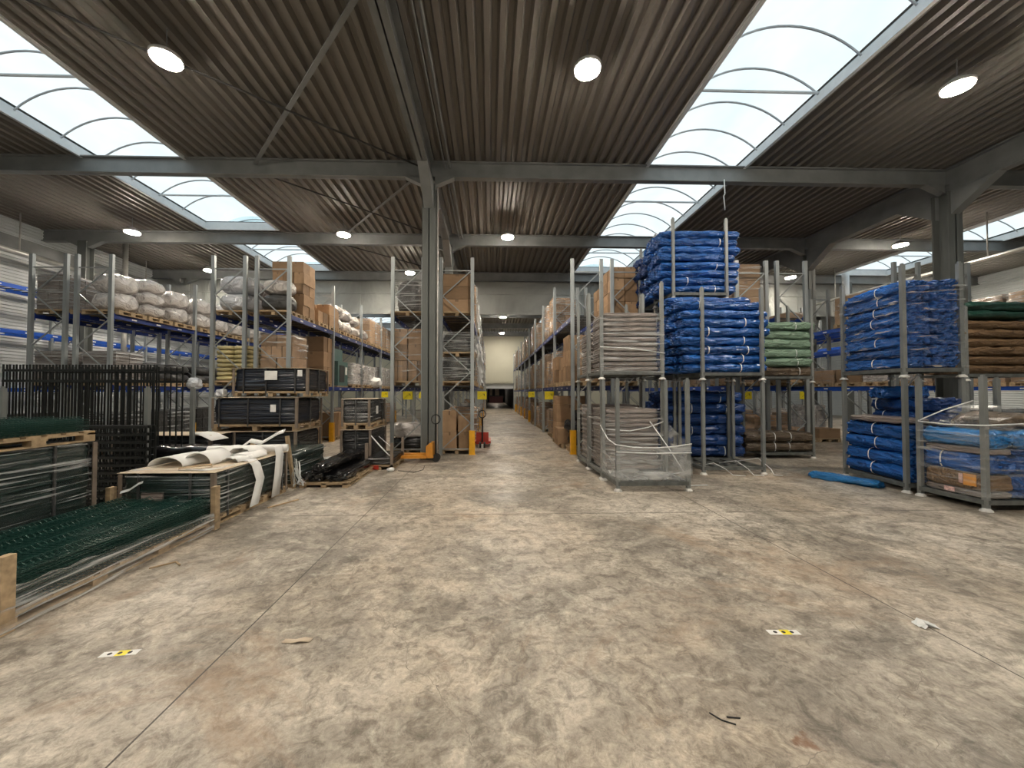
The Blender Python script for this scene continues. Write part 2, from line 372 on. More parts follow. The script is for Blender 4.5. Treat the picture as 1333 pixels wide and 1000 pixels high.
def bundle_mb(L, w, h, seed, amp=0.022, fold=0.035):
    """a folded tarpaulin bundle lying along x, base at z=0, gathered and crumpled at both ends"""
    mb = MB(); n, k = 36, 28; e = 3.2; ph = [random.Random(int(seed * 97)).uniform(0, 6.28) for _ in range(3)]
    for i in range(n + 1):
        u = i / n; x = (u - 0.5) * L; end = min(u, 1 - u) * L
        for j in range(k):
            t = 2 * PI * j / k; c, sn = math.cos(t), math.sin(t)
            y = math.copysign(abs(c) ** (2 / e), c) * w / 2; z = math.copysign(abs(sn) ** (2 / e), sn) * h / 2
            g = Vector((x * 3.2 + seed * 11.7, y * 9, z * 10 + seed))
            d = amp * (noise.noise(g) + 0.6 * noise.noise(g * 2.3 + Vector((x * 2, 0, 0))))
            g2 = Vector((x * 0.8, c * 3.2 + seed * 2.2, sn * 3.2 + seed)); d += fold * noise.noise(g2)
            wob = 0.5 * noise.noise(Vector((x * 1.3, seed, 3))); d -= 0.035 * (max(0, math.cos(3 * (t + wob) + ph[0])) ** 14 + 0.7 * max(0, math.cos(5 * (t - wob) + ph[1])) ** 16)
            s = 1 - 0.26 * max(0, 1 - end / 0.07)
            if end < 0.12: d += 0.045 * noise.noise(Vector((c * 4 + seed, sn * 4, x * 14)))
            q = 1 + d / (0.5 * h)
            mb.v.append((x + (0.03 * noise.noise(Vector((c * 3, sn * 3 + seed, u * 2))) if end < 0.02 else 0), y * s * (1 + d / (0.5 * w)), max(0, h / 2 + z * s * q)))
    for i in range(n):
        for j in range(k): mb.f.append([i * k + j, (i + 1) * k + j, (i + 1) * k + (j + 1) % k, i * k + (j + 1) % k]); mb.m.append(0)
    for base, sg in ((0, 1), (n * k, -1)):
        o = len(mb.v); xb = mb.v[base][0]
        for ring, (sc, dx) in enumerate(((0.78, 0.05), (0.45, -0.02), (0.0, 0.05))):
            for j in range(k):
                px, py, pz = mb.v[base + j]; r = noise.noise(Vector((j * 1.7 + seed, ring * 3.1, sg)))
                mb.v.append((xb + sg * (dx + 0.06 * r), py * sc * (1 + 0.25 * r), h / 2 + (pz - h / 2) * sc * (1 + 0.25 * r)))
        for ring in range(3):
            a = base if ring == 0 else o + (ring - 1) * k; b = o + ring * k
            for j in range(k):
                f = [a + j, a + (j + 1) % k, b + (j + 1) % k, b + j]
                mb.f.append(f if sg > 0 else f[::-1]); mb.m.append(0)
    return mb

def strap_mb(w, h, t=0.022):
    """a thin band round a bundle, in the y-z plane"""
    mb = MB(); pts = []; k = 20; e = 2.9
    for j in range(k):
        a = 2 * PI * j / k; c, sn = math.cos(a), math.sin(a)
        pts.append((math.copysign(abs(c) ** (2 / e), c) * (w / 2 + 0.016), h / 2 + math.copysign(abs(sn) ** (2 / e), sn) * (h / 2 + 0.016)))
    v = [(x, y, max(z, -0.004)) for x in (-t / 2, t / 2) for y, z in pts]
    return mb.add(v, [(j, (j + 1) % k, k + (j + 1) % k, k + j) for j in range(k)])

_bm = {}
def bundle(L, w, h, mat, label, loc, rz=0.0, group=None, straps=(-0.3, 0.3), variant=None, name='tarpaulin_bundle', cat='tarpaulin bundle', jitter=False):
    v = R.randrange(4) if variant is None else variant
    key = (round(L, 2), round(w, 2), round(h, 2), mat, v)
    if key not in _bm: _bm[key] = bundle_mb(L, w, h, v + 1 + 5 * L).mesh('tarpaulin_bundle', mat, True)
    t = put(name, _bm[key], None, loc, rz); t.scale = (R.uniform(0.96, 1.03), 1, R.uniform(0.92, 1.06)) if jitter else (1, 1, 1)
    tag(t, label, cat, group)
    sk = ('s', round(w, 2), round(h, 2))
    if straps and sk not in _bm: _bm[sk] = strap_mb(w, h).mesh('strap', 'cord')
    for f in straps: put('strap', _bm[sk], t, (f * L + R.uniform(-0.12, 0.12), 0, 0))
    return t

# ------------------------------------------------------------------ the building
X0, X1, Y0, Y1, YB, ZR = -17.6, 27.0, -6.0, 20.7, 41.0, 8.2
SKY = [(-11.1, -8.3), (4.4, 7.25), (18.7, 21.6)]
struct(MB().box(X0 - 0.2, X1 + 0.2, Y0 - 0.2, 70, -0.2, 0).build('floor', 'floor'))

def deck(mb, xa, xb, ya, yb, z=ZR, pitch=0.28, dp=0.11):
    n = max(1, round((xb - xa) / pitch)); p = (xb - xa) / n; prof = []
    for i in range(n):
        x = xa + i * p
        prof += [(x, z), (x + 0.36 * p, z), (x + 0.52 * p, z + dp), (x + 0.84 * p, z + dp)]
    prof.append((xb, z)); k = len(prof)
    v = [(x, y, zz) for y in (ya, yb) for x, zz in prof] + [(xa, ya, z + 0.3), (xb, ya, z + 0.3), (xa, yb, z + 0.3), (xb, yb, z + 0.3)]
    mb.add(v, [(i, i + 1, k + i + 1, k + i) for i in range(k - 1)] + [(2 * k, 2 * k + 2, 2 * k + 3, 2 * k + 1)])
mb = MB(); xs = [X0] + [x for s in SKY for x in s] + [X1]
for i in range(0, len(xs), 2): deck(mb, xs[i], xs[i + 1], Y0, YB)
for a, b in SKY:
    for ya, yb in (((20.2, 21.2), (40.2, YB)) if a > 0 else ((15.2, 15.75), (20.2, 21.2), (40.2, YB))): deck(mb, a, b, ya, yb)
struct(mb.build('ceiling', 'deck'))

def siding(mb, x, ya, yb, z0, z1, side, pitch=0.12, dp=0.03):
    n = int((z1 - z0) / pitch); prof = []
    for i in range(n):
        z = z0 + i * pitch; prof += [(z, 0), (z + 0.45 * pitch, 0), (z + 0.6 * pitch, dp), (z + 0.9 * pitch, dp)]
    prof.append((z1, 0)); k = len(prof)
    v = [(x + side * d, y, z) for y in (ya, yb) for z, d in prof]
    v += [(x - side * 0.2, y, z) for y in (ya, yb) for z in (z0, z1)]
    mb.add(v, [(i, i + 1, k + i + 1, k + i) for i in range(k - 1)] + [(2 * k, 2 * k + 1, 2 * k + 3, 2 * k + 2)])
mb = MB(); siding(mb, X0, Y0, YB, 0, ZR, 1); struct(mb.build('wall_left', 'siding'))
mb = MB(); siding(mb, X1, Y0, YB, 0, ZR, -1); struct(mb.build('wall_right', 'siding'))
struct(MB().box(X0, X1, Y0 - 0.2, Y0, 0, ZR + 0.3).build('wall_rear', 'siding'))
# hanging fascia between the two halls
mb = MB().box(X0, X1, Y1, Y1 + 0.12, 6.05, ZR + 0.2)
for x in range(-16, 27, 3): mb.box(x, x + 0.06, Y1 - 0.03, Y1, 6.05, ZR)
mb.box(X0, X1, Y1 - 0.05, Y1, 7.1, 7.16).box(X0, X1, Y1 - 0.06, Y1, 6.0, 6.1)
struct(mb.build('trim_fascia', 'fascia'))
# far wall with the passage opening
mb = MB().box(X0, -0.45, YB, YB + 0.2, 0, ZR).box(2.5, X1, YB, YB + 0.2, 0, ZR).box(-0.45, 2.5, YB, YB + 0.2, 2.75, ZR)
mb.box(-0.3, 2.35, YB - 0.05, YB, 2.9, 5.6)
struct(mb.build('wall_far', 'backwall'))
mb = MB().box(-0.65, -0.45, YB + 0.2, 69, 0, 2.9).box(2.5, 2.7, YB + 0.2, 69, 0, 2.9).box(-0.65, 2.7, YB + 0.2, 69, 2.75, 2.9).box(-0.65, 2.7, 69, 69.2, 0, 2.9)
struct(mb.build('wall_passage', 'dark'))
struct(MB().box(-0.43, 2.48, YB + 0.21, YB + 0.5, 2.2, 2.74).build('trim_passage', 'siding'))
t = thing('counter', 'dark red counter at the far end of the passage', 'counter', (1.0, 66.5, 0))
MB().box(-1.15, 1.2, -0.4, 0.4, 0, 1.1).build('body', 'darkred', t); MB().box(-1.2, 1.25, -0.45, 0.45, 1.1, 1.16).build('top', 'dark', t)
for x, w, l in ((0.15, 0.45, 'left pale notice board above the dark red counter'), (1.25, 0.75, 'wider pale notice board above the dark red counter')):
    t = tag(MB().box(x - w / 2, x + w / 2, 68.9, 68.97, 1.25, 2.35).build('notice_board', 'ply'), l, 'notice board')

# roof steel: transverse beams with haunches, longitudinal girders, columns
CX = (-1.67, 13.15)
BY = (0.3, 5.1, 10.6, 15.5, 20.4)
def ibeam_x(mb, xa, xb, y, z0, z1, w=0.2, t=0.03):
    mb.box(xa, xb, y - w / 2, y + w / 2, z0, z0 + t).box(xa, xb, y - w / 2, y + w / 2, z1 - t, z1).box(xa, xb, y - 0.012, y + 0.012, z0, z1)
def ibeam_y(mb, x, ya, yb, z0, z1, w=0.26, t=0.035):
    mb.box(x - w / 2, x + w / 2, ya, yb, z0, z0 + t).box(x - w / 2, x + w / 2, ya, yb, z1 - t, z1).box(x - 0.014, x + 0.014, ya, yb, z0, z1)
for n, y in enumerate(BY):
    mb = MB(); ibeam_x(mb, X0, X1, y, 7.74, 8.19)
    for x in CX + (-15.95,):
        for sg in (-1, 1):
            mb.prism([(x + sg * 0.15, 7.50), (x + sg * 0.15, 7.76), (x + sg * 0.72, 7.76)][::-sg], 'y', y - 0.1, y + 0.1)
    struct(mb.build('trim_%d' % (n + 1), 'steelbeam'))
for n, y in enumerate((25.5, 30.5, 35.5, 40.4)):
    mb = MB(); ibeam_x(mb, X0, X1, y, 7.74, 8.19); struct(mb.build('trim_%d' % (n + 10), 'steelbeam'))
for n, x in enumerate(CX):
    mb = MB(); ibeam_y(mb, x, Y0, Y1, 7.5, 8.19)
    for y in BY[2:4]:
        for sg in (-1, 1):
            mb.prism([(y + sg * 0.17, 6.82), (y + sg * 0.17, 7.52), (y + sg * 1.25, 7.52)][::sg], 'x', x - 0.13, x + 0.13)
    mb.tube([(x + 0.55, Y0, 8.05), (x + 0.55, Y1, 8.05)], 0.03); mb.tube([(x + 0.42, Y0, 8.0), (x + 0.42, Y1, 8.0)], 0.018)
    struct(mb.build('trim_%d' % (n + 20), 'steelbeam'))
def column(x, y, w, d, h, label):
    mb = MB()
    mb.box(-w / 2, w / 2, -d / 2, -d / 2 + 0.035, 0, h).box(-w / 2, w / 2, d / 2 - 0.035, d / 2, 0, h).box(-0.014, 0.014, -d / 2, d / 2, 0, h)
    t = thing('column', label, 'column', (x, y, 0)); mb.build('shaft', 'col', t)
    MB().box(-w * 0.6, w * 0.6, -d * 0.6, d * 0.6, 0, 0.03).build('base_plate', 'col', t); return t
column(CX[0], 10.6, 0.36, 0.36, 7.5, 'grey steel column in front of the racks left of the aisle')
column(CX[0], 15.5, 0.3, 0.3, 7.5, 'grey steel column inside the rack gap behind the nearest column')
column(CX[1], 10.6, 0.42, 0.42, 7.5, 'broad grey steel column rising behind the film-wrapped blue load')
column(CX[1] + 0.1, 15.5, 0.28, 0.3, 7.5, 'grey steel column at the second roof beam, right of the green bundles')
column(-15.95, 15.5, 0.34, 0.34, 7.74, 'dark grey steel column near the white left wall')
column(19.3, 20.2, 0.36, 0.36, 7.74, 'grey steel column against the far fascia at right')
t = tag(MB().tube([(-15.45, 16.6, 0.0), (-15.45, 16.6, 8.19)], 0.09).build('downpipe', 'frosted', None, True), 'pale vertical downpipe near the left wall', 'pipe')
t = tag(MB().bar((19.0, 19.9, 7.0), (19.25, 20.1, 7.0), 0.05).tube([(19.0, 19.9, 5.4), (19.0, 19.9, 8.19)], 0.16, 12).build('downpipe', 'curb', None, True), 'white downpipe in front of the far fascia column', 'pipe')
t = tag(MB().bar((-16.7, 8, 6.8), (-16.7, 8, 8.19), 0.03).bar((-16.7, 14, 6.8), (-16.7, 14, 8.19), 0.03).bar((-16.7, 19, 6.8), (-16.7, 19, 8.19), 0.03).tube([(-16.7, 6, 6.75), (-16.7, 20.6, 6.75)], 0.1, 10).build('overhead_pipe', 'frosted', None, True), 'long pale pipe running high beside the left wall', 'pipe')
t = tag(MB().bar((17.6, 8, 6.6), (17.6, 8, 8.19), 0.03).bar((17.6, 13, 6.6), (17.6, 13, 8.19), 0.03).bar((17.6, 19, 6.6), (17.6, 19, 8.19), 0.03).tube([(17.6, 4, 6.55), (17.6, 20.6, 6.55)], 0.07, 10).build('overhead_pipe', 'frosted', None, True), 'long pale pipe standing in for a light-catching beam at the far right', 'pipe')  # made-up pipe in place of a beam reflecting the ceiling light
struct(MB().box(X0, X0 + 0.25, Y0, Y1, 7.0, 7.5).build('trim_eaves', 'steelbeam'))
# roof bracing of the left bay
def brace(name, mat, p, q, r, label):
    tag(MB().tube([p, q], r, 6).build(name, mat), label, 'roof brace')
tag(MB().bar((-6.4, 10.5, 8.02), (-1.95, 5.8, 8.02), 0.09, 0.03).build('roof_brace', 'steelbeam'), 'flat grey brace crossing the ceiling left of the girder', 'roof brace')
brace('brace_rod', 'shelf', (-1.95, 10.45, 8.0), (-7.6, 5.9, 8.0), 0.022, 'dark thin rod crossing the flat brace in the near left ceiling')
brace('brace_rod', 'shelf', (-1.95, 15.3, 8.0), (-6.6, 10.8, 8.0), 0.022, 'dark thin rod under the ceiling behind the near roof beam')
tag(MB().bar((-5.9, 15.4, 8.02), (-1.95, 10.8, 8.02), 0.07, 0.03).build('roof_brace', 'steelbeam'), 'flat brace on the ceiling between the two nearest roof beams', 'roof brace')
brace('brace_rod', 'shelf', (-1.95, 20.2, 8.0), (-6.6, 15.7, 8.0), 0.022, 'dark thin rod in the ceiling above the third lamp row')

# rooflights: glazing, white curbs, arched ribs
def rooflight(a, b, ya, yb, idx):
    c = (a + b) / 2; hw = (b - a) / 2; rise = 0.55; zc = ZR + 0.22
    rad = (hw * hw + rise * rise) / (2 * rise); th = math.asin(hw / rad)
    arc = [(c + rad * math.sin(-th + 2 * th * i / 14), zc + rad * math.cos(-th + 2 * th * i / 14) - (rad - rise)) for i in range(15)]
    mb = MB(); n = 15
    mb.add([(x, y, z) for y in (ya, yb) for x, z in arc], [(i, i + 1, n + i + 1, n + i) for i in range(n - 1)])
    for y in (ya, yb): mb.add([(x, y, z) for x, z in arc] + [(c, y, zc)], [(i, i + 1, 15) for i in range(14)])
    w = mb.build('window_%d' % idx, 'glaze'); struct(w)
    cm = MB()
    for x, sg in ((a, -1), (b, 1)):
        cm.prism([(x, ZR - 0.04), (x + sg * 0.02, ZR - 0.04), (x + sg * 0.02, zc + 0.02), (x, zc + 0.02)], 'y', ya, yb)
        cm.box(min(x, x - sg * 0.07), max(x, x - sg * 0.07), ya, yb, ZR - 0.05, ZR - 0.0)
    for y in (ya, yb):
        cm.box(a, b, y - 0.02, y + 0.02, ZR - 0.04, zc + 0.04)
    cm.build('window_curb', 'curb', w)
    k0 = math.ceil((ya - 0.4 - 8.15) / 0.98)
    y = 8.15 + 0.98 * k0
    while y < yb - 0.2:
        if y > ya + 0.2:
            MB().tube([(x, y, z - 0.03) for x, z in arc], 0.022, 6).build('window_rib', 'rib', w)
            if abs((y - 8.15) / 4.9 - round((y - 8.15) / 4.9)) < 0.01:
                MB().tube([(a, y, zc), (b, y, zc)], 0.03, 6).build('window_tie', 'curb', w)
        y += 0.98
k = 1
for a, b in SKY:
    for ya, yb in (((Y0, 20.2), (21.2, 40.2)) if a > 0 else ((Y0, 15.2), (15.75, 20.2), (21.2, 40.2))): rooflight(a, b, ya, yb, k); k += 1
for a, b in SKY:                                            # daylight portals in the rooflight openings
    for ya, yb in ((Y0, 20.2), (21.2, 40.2)):
        l = bpy.data.lights.new('daylight_portal', 'AREA'); l.shape = 'RECTANGLE'; l.size = b - a; l.size_y = yb - ya
        l.cycles.is_portal = True
        o = bpy.data.objects.new('daylight_portal', l); C.objects.link(o); o.location = ((a + b) / 2, (ya + yb) / 2, ZR + 0.1)

# high-bay lamps
def lamp(x, y, z, label, r=0.22):
    t = thing('ceiling_lamp', label, 'ceiling lamp', (x, y, z), 0, 'high bay ceiling lamps')
    prof = [(r + 0.02, 0.0), (r + 0.03, 0.05), (r * 0.8, 0.10), (r * 0.45, 0.16)]
    MB().tube([(0, 0, q) for _, q in prof], [p for p, _ in prof], 20).build('housing', 'lampcase', t, True)
    MB().tube([(0, 0, -0.03), (0, 0, 0.0)], r, 24).build('diffuser', 'lamp', t)
    MB().tube([(0, 0, 0.15), (0, 0, (8.16 if z > 5 else 2.75) - z)], 0.012, 6).build('hanger', 'steelbeam', t)
for a in ((-5.66, 6.75, 'near left ceiling lamp, between the left rooflight and the girder'),
          (1.75, 6.75, 'near ceiling lamp above the centre aisle'),
          (8.9, 6.95, 'near right ceiling lamp, right of the rooflight'),
          (-13.0, 14.2, 'small lit lamp above the white bales by the left wall'),
          (-5.4, 14.2, 'second-row ceiling lamp above the tall carton stack'),
          (0.65, 14.25, 'second-row ceiling lamp above the middle of the aisle'),
          (16.2, 14.6, 'second-row ceiling lamp beside the broad right column'),
          (-13.4, 18.6, 'ceiling lamp seen left of the tall rack post, third row'),
          (-3.9, 18.7, 'third-row ceiling lamp between the rack post and the near column'),
          (15.2, 18.9, 'third-row ceiling lamp behind the green bundle stack'),
          (23.5, 18.9, 'third-row ceiling lamp over the wrapped blue load'),
          (1.0, 29.6, 'nearer of the two aisle lamps beyond the fascia'),
          (1.15, 37.6, 'farther of the two aisle lamps beyond the fascia')):
    lamp(a[0], a[1], 7.62, a[2])
for x, l in ((-5.7, 'left'), (1.75, 'middle'), (9.0, 'right')): lamp(x, -1.2, 7.62, '%s ceiling lamp of the row over the open foreground floor' % l)
for x, l in ((-12, 'left'), (12, 'right')): lamp(x, 30, 7.62, 'ceiling lamp deep in the second hall, %s of the aisle' % l)
lp = lamp(1.0, 62.0, 2.55, 'added unseen lamp lighting the passage before the dark red counter', 0.09)  # unseen lamp, added only to brighten the dark passage

tag(MB().tube([(-1.45, 10.55, 0), (-1.45, 10.55, 7.45)], 0.025, 8).build('conduit', 'foot', None, True), 'thin pale conduit running up the right side of the near column', 'conduit')
tag(MB().tube([(6.55, 10.45, 7.76), (6.56, 10.44, 7.35), (6.53, 10.45, 7.3), (6.56, 10.45, 6.9)], 0.015, 6).build('hanging_cord', 'cord', None, True), 'short pale cord hanging from the near roof beam beside the right rooflight', 'cord')

# ------------------------------------------------------------------ pallet racking
HT, BAY, RY = 5.74, 3.1, 11.2
L1, L2 = 2.0, 4.05
def cpost(h):
    mb = MB()                       # open C-section, flanges to the rear
    mb.box(-0.05, 0.05, -0.04, -0.03, 0, h).box(-0.05, -0.04, -0.03, 0.04, 0, h).box(0.04, 0.05, -0.03, 0.04, 0, h)
    mb.box(-0.07, 0.07, -0.06, 0.06, 0, 0.012); return mb
POST = cpost(HT).mesh('post', 'galv'); _fr = {}; _bmm = {}
def frame_mesh(w):
    if w in _fr: return _fr[w]
    mb = MB(); a, b = 0.05, w - 0.05
    for z in (0.16, 5.36): mb.bar((a, 0, z), (b, 0, z), 0.03, 0.03)
    z = 0.17; s = 0
    while s < 7:
        p, q = ((a, 0, z), (b, 0, z + 0.74)) if s % 2 == 0 else ((b, 0, z), (a, 0, z + 0.74))
        mb.bar(p, q, 0.028, 0.028); z += 0.74; s += 1
    _fr[w] = mb.mesh('upright_frame', 'galv'); return _fr[w]
def beam_mesh(mat):
    if mat in _bmm: return _bmm[mat]
    mb = MB().box(-0.025, 0.025, 0.05, BAY - 0.05, -0.13, 0)
    for y in (0.0, BAY): mb.box(-0.05, 0.05, y - 0.02 if y else 0.05, y if y else 0.07, -0.2, 0.02)
    for y in (0.7, 1.55, 2.4): mb.box(0.025, 0.027, y - 0.08, y + 0.08, -0.09, -0.05, 1).box(-0.027, -0.025, y - 0.08, y + 0.08, -0.09, -0.05, 1)
    _bmm[mat] = mb.mesh('beam', [mat, 'white']); return _bmm[mat]
DECK = MB()
for i in range(12): DECK.box(-0.42, 0.42, 0.1 + i * 0.25, 0.14 + i * 0.25, -0.03, -0.001)
DECK = DECK.mesh('deck_slats', 'shelf')
def rack(xa, xb, y0, n, label, levels=(L1, L2), mat='beam', skip=()):
    w = round(xb - xa, 2); t = thing('pallet_rack', label, 'pallet rack', (xa, y0, 0), 0, 'rows of pallet racking')
    for k in range(n + 1):
        f = put('upright_frame', frame_mesh(w), t, (0, k * BAY, 0))
        put('post', POST, f, (0.0, 0, 0)); put('post', POST, f, (w, 0, 0))
        if k < n:
            for z in levels:
                if (k, z) in skip: continue
                for x in (0, w): put('beam', beam_mesh(mat), t, (x, k * BAY, z))
                d = put('deck_slats', DECK, t, (w / 2, k * BAY, z)); d.scale.x = (w - 0.06) / 0.84
    return t
ROW = {'L1a': (-13.0, -12.05), 'L1b': (-11.75, -10.8), 'L2a': (-7.95, -7.05), 'L2b': (-6.72, -5.8), 'L3a': (-2.83, -1.95), 'L3b': (-1.43, -0.52),
       'R1a': (2.42, 3.28), 'R1b': (3.6, 4.45), 'R2a': (7.35, 8.25), 'R2b': (8.58, 9.45), 'R3a': (12.2, 12.95), 'R3b': (13.55, 14.5), 'R4a': (17.2, 18.1)}
NB = {'L1a': 3, 'L1b': 5, 'L2a': 4, 'L2b': 7, 'L3a': 4, 'L3b': 9, 'R1a': 9, 'R1b': 3, 'R2a': 4, 'R2b': 5, 'R3a': 6, 'R3b': 3, 'R4a': 3}
WHERE = {'L1a': 'farther left rack of the pair by the white wall', 'L1b': 'rack carrying the white bales', 'L2a': 'left rack of the pair behind the black packs',
         'L2b': 'rack with the tall carton stack', 'L3a': 'rack left of the near column', 'L3b': 'rack right of the near column',
         'R1a': 'rack along the right of the aisle', 'R1b': 'rack behind the taupe sacks', 'R2a': 'rack behind the blue stillages', 'R2b': 'rack behind the green bundles',
         'R3a': 'rack behind the wrapped blue load', 'R3b': 'rack right of the broad column', 'R4a': 'rack at the far right edge behind the brown sacks'}
for kx, (xa, xb) in ROW.items(): rack(xa, xb, RY, NB[kx], 'grey and blue pallet ' + WHERE[kx], (L1, 3.3, L2) if kx == 'R3a' else (L1, L2), 'wallbeam' if kx[:2] in ('R2', 'R3', 'R4') else 'beam')
rack(-17.2, -16.3, 9.3, 5, 'empty bright blue beamed rack against the white left wall', (1.95, 3.95, 5.5), 'wallbeam')

# yellow upright guards and signs
GUARD = MB().box(-0.07, 0.07, -0.09, -0.08, 0, 0.7).box(-0.08, -0.07, -0.09, 0.05, 0, 0.7).box(0.07, 0.08, -0.09, 0.05, 0, 0.7).box(-0.09, 0.09, -0.1, 0.06, 0, 0.012).mesh('upright_guard', 'yellow')
def guard(x, k, label): tag(put('upright_guard', GUARD, None, (x, RY + k * BAY, 0)), label, 'rack guard', 'yellow upright guards')
_nth = {}
def nth(k):
    _nth[k] = _nth.get(k, -1) + 1; n = _nth[k]
    return 'nearest' if n == 0 else ORD[n] + '-nearest'
ORD = ('first', 'second', 'third', 'fourth', 'fifth', 'sixth', 'seventh', 'eighth', 'ninth', 'tenth')
for k in (0, 1, 2, 3, 5): guard(ROW['L3b'][1], k, 'yellow guard on the %s upright along the left of the centre aisle' % ORD[k])
for k in (0, 4, 5, 6, 7, 8): guard(ROW['R1a'][0], k, 'yellow guard on the %s upright along the right of the centre aisle' % ORD[k])
for k in (1, 4): guard(ROW['L2b'][1], k, 'yellow guard on the %s upright below the tall carton stack' % ORD[k])
guard(ROW['L1b'][1], 1, 'yellow guard on the second upright under the white bales')
guard(ROW['R3a'][0], 2, 'yellow guard behind the loose blue bundle, right')
SIGN = MB().box(-0.17, 0.17, -0.006, 0.006, -0.15, 0.15).bar((-0.1, -0.008, -0.07), (0.08, -0.008, 0.06), 0.02, 0.004, 1).bar((0.08, -0.008, 0.06), (0.0, -0.008, 0.07), 0.02, 0.004, 1).bar((0.08, -0.008, 0.06), (0.09, -0.008, -0.02), 0.02, 0.004, 1).mesh('location_sign', ['sign', 'black'])
for n, (x, y, lab) in enumerate(((-3.02, 14.2, 'left of the near column above the narrow black pack'), (-3.0, 17.2, 'behind the first yellow sign left of the column'), (-5.55, 20.4, 'deep along the rack under the teal machine'),
        (-0.3, 14.2, 'just right of the rack corner post beside the column'), (2.2, 14.2, 'first under the carton level right of the aisle'), (2.2, 20.4, 'farther under the carton level right of the aisle'),
        (7.15, 14.3, 'above the navy bundles, left'), (8.4, 15.0, 'between the blue and green stillages'), (9.75, 14.3, 'right of the green bundle stillage'), (11.95, 14.3, 'seen left of the wrapped blue load'))):
    tag(put('location_sign', SIGN, None, (x, y, 1.69)), 'yellow aisle sign ' + lab, 'sign', 'yellow aisle signs')

# ------------------------------------------------------------------ pallets, cartons and wrapped loads
_pm = {}
def pallet_mesh(w, d, h=0.14):
    key = (round(w, 2), round(d, 2), h)
    if key in _pm: return _pm[key]
    mb = MB(); nb = max(5, round(d / 0.19)); bw = d / nb * 0.72
    for i in range(nb):
        y = -d / 2 + bw / 2 + i * (d - bw) / (nb - 1); mb.box(-w / 2, w / 2, y - bw / 2, y + bw / 2, h - 0.022, h)
    for i in (-1, 0, 1):
        x = i * (w / 2 - 0.05); mb.box(x - 0.05, x + 0.05, -d / 2, d / 2, h - 0.044, h - 0.022); mb.box(x - 0.05, x + 0.05, -d / 2, d / 2, 0, 0.02)
        n = max(3, round(d / 0.65) + 1)
        for j in range(n):
            y = -d / 2 + 0.07 + j * (d - 0.14) / (n - 1); mb.box(x - 0.05, x + 0.05, y - 0.07, y + 0.07, 0.02, h - 0.044)
    for j in (-1, 1): mb.box(-w / 2, w / 2, j * (d / 2 - 0.045) - 0.045, j * (d / 2 - 0.045) + 0.045, h - 0.0441, h - 0.0219)
    _pm[key] = mb.mesh('pallet', 'wood'); return _pm[key]

def carton_mesh():
    mb = MB()
    for (a, b, m) in ((-0.5, -0.055, 0), (-0.055, 0.055, 1), (0.055, 0.5, 0)):
        mb.add([(a, -0.5, 0), (b, -0.5, 0), (b, -0.5, 1), (a, -0.5, 1), (a, 0.5, 0), (b, 0.5, 0), (b, 0.5, 1), (a, 0.5, 1)],
               [(3, 2, 6, 7), (4, 5, 1, 0)], m)
        mb.add([(a, -0.5, 0.8), (b, -0.5, 0.8), (b, -0.5, 1), (a, -0.5, 1), (a, 0.5, 0.8), (b, 0.5, 0.8), (b, 0.5, 1), (a, 0.5, 1)], [(0, 1, 2, 3), (5, 4, 7, 6)], m)
    mb.add([(-0.5, -0.5, 0), (0.5, -0.5, 0), (0.5, -0.5, 0.8), (-0.5, -0.5, 0.8), (-0.5, 0.5, 0), (0.5, 0.5, 0), (0.5, 0.5, 0.8), (-0.5, 0.5, 0.8)], [(0, 1, 2, 3), (5, 4, 7, 6)], 0)
    mb.add([(-0.5, -0.5, 0), (-0.5, 0.5, 0), (-0.5, 0.5, 1), (-0.5, -0.5, 1), (0.5, -0.5, 0), (0.5, 0.5, 0), (0.5, 0.5, 1), (0.5, -0.5, 1)], [(3, 2, 1, 0), (4, 5, 6, 7)], 0)
    return mb.mesh('carton', ['carton', 'tape'])
CARTON = carton_mesh()
def carton(x, y, z, w, d, h, label=None, group=None, parent=None, rz=0.0):
    o = put('carton', CARTON, parent, (x, y, z), rz, (w, d, h))
    if label: tag(o, label, 'carton', group)
    return o
def cartons(x0, x1, y0, y1, z, layers, desc, parent=None, jit=0.012):
    """layers: list of (height, columns, rows); every carton is an object; returns the top"""
    for h, nx, ny in layers:
        w, d = (x1 - x0) / nx, (y1 - y0) / ny
        for i in range(nx):
            for j in range(ny):
                x, y = x0 + (i + 0.5) * w + R.uniform(-jit, jit), y0 + (j + 0.5) * d + R.uniform(-jit, jit)
                if parent: carton(x - parent.location.x, y - parent.location.y, z - parent.location.z, w - 0.022, d - 0.022, h - 0.008, parent=parent)
                else: carton(x, y, z, w - 0.022, d - 0.022, h - 0.008, 'plain brown carton in ' + desc, 'cartons of ' + desc)
        z += h
    return z
def pallet(x0, x1, y0, y1, z, desc):
    tag(put('pallet', pallet_mesh(x1 - x0, y1 - y0), None, ((x0 + x1) / 2, (y0 + y1) / 2, z)), 'wooden pallet under ' + desc, 'pallet', 'wooden pallets')
def carton_pallet(x0, x1, y0, y1, z, layers, desc):
    pallet(x0, x1, y0, y1, z, desc); return cartons(x0, x1, y0, y1, z + 0.142, layers, desc)

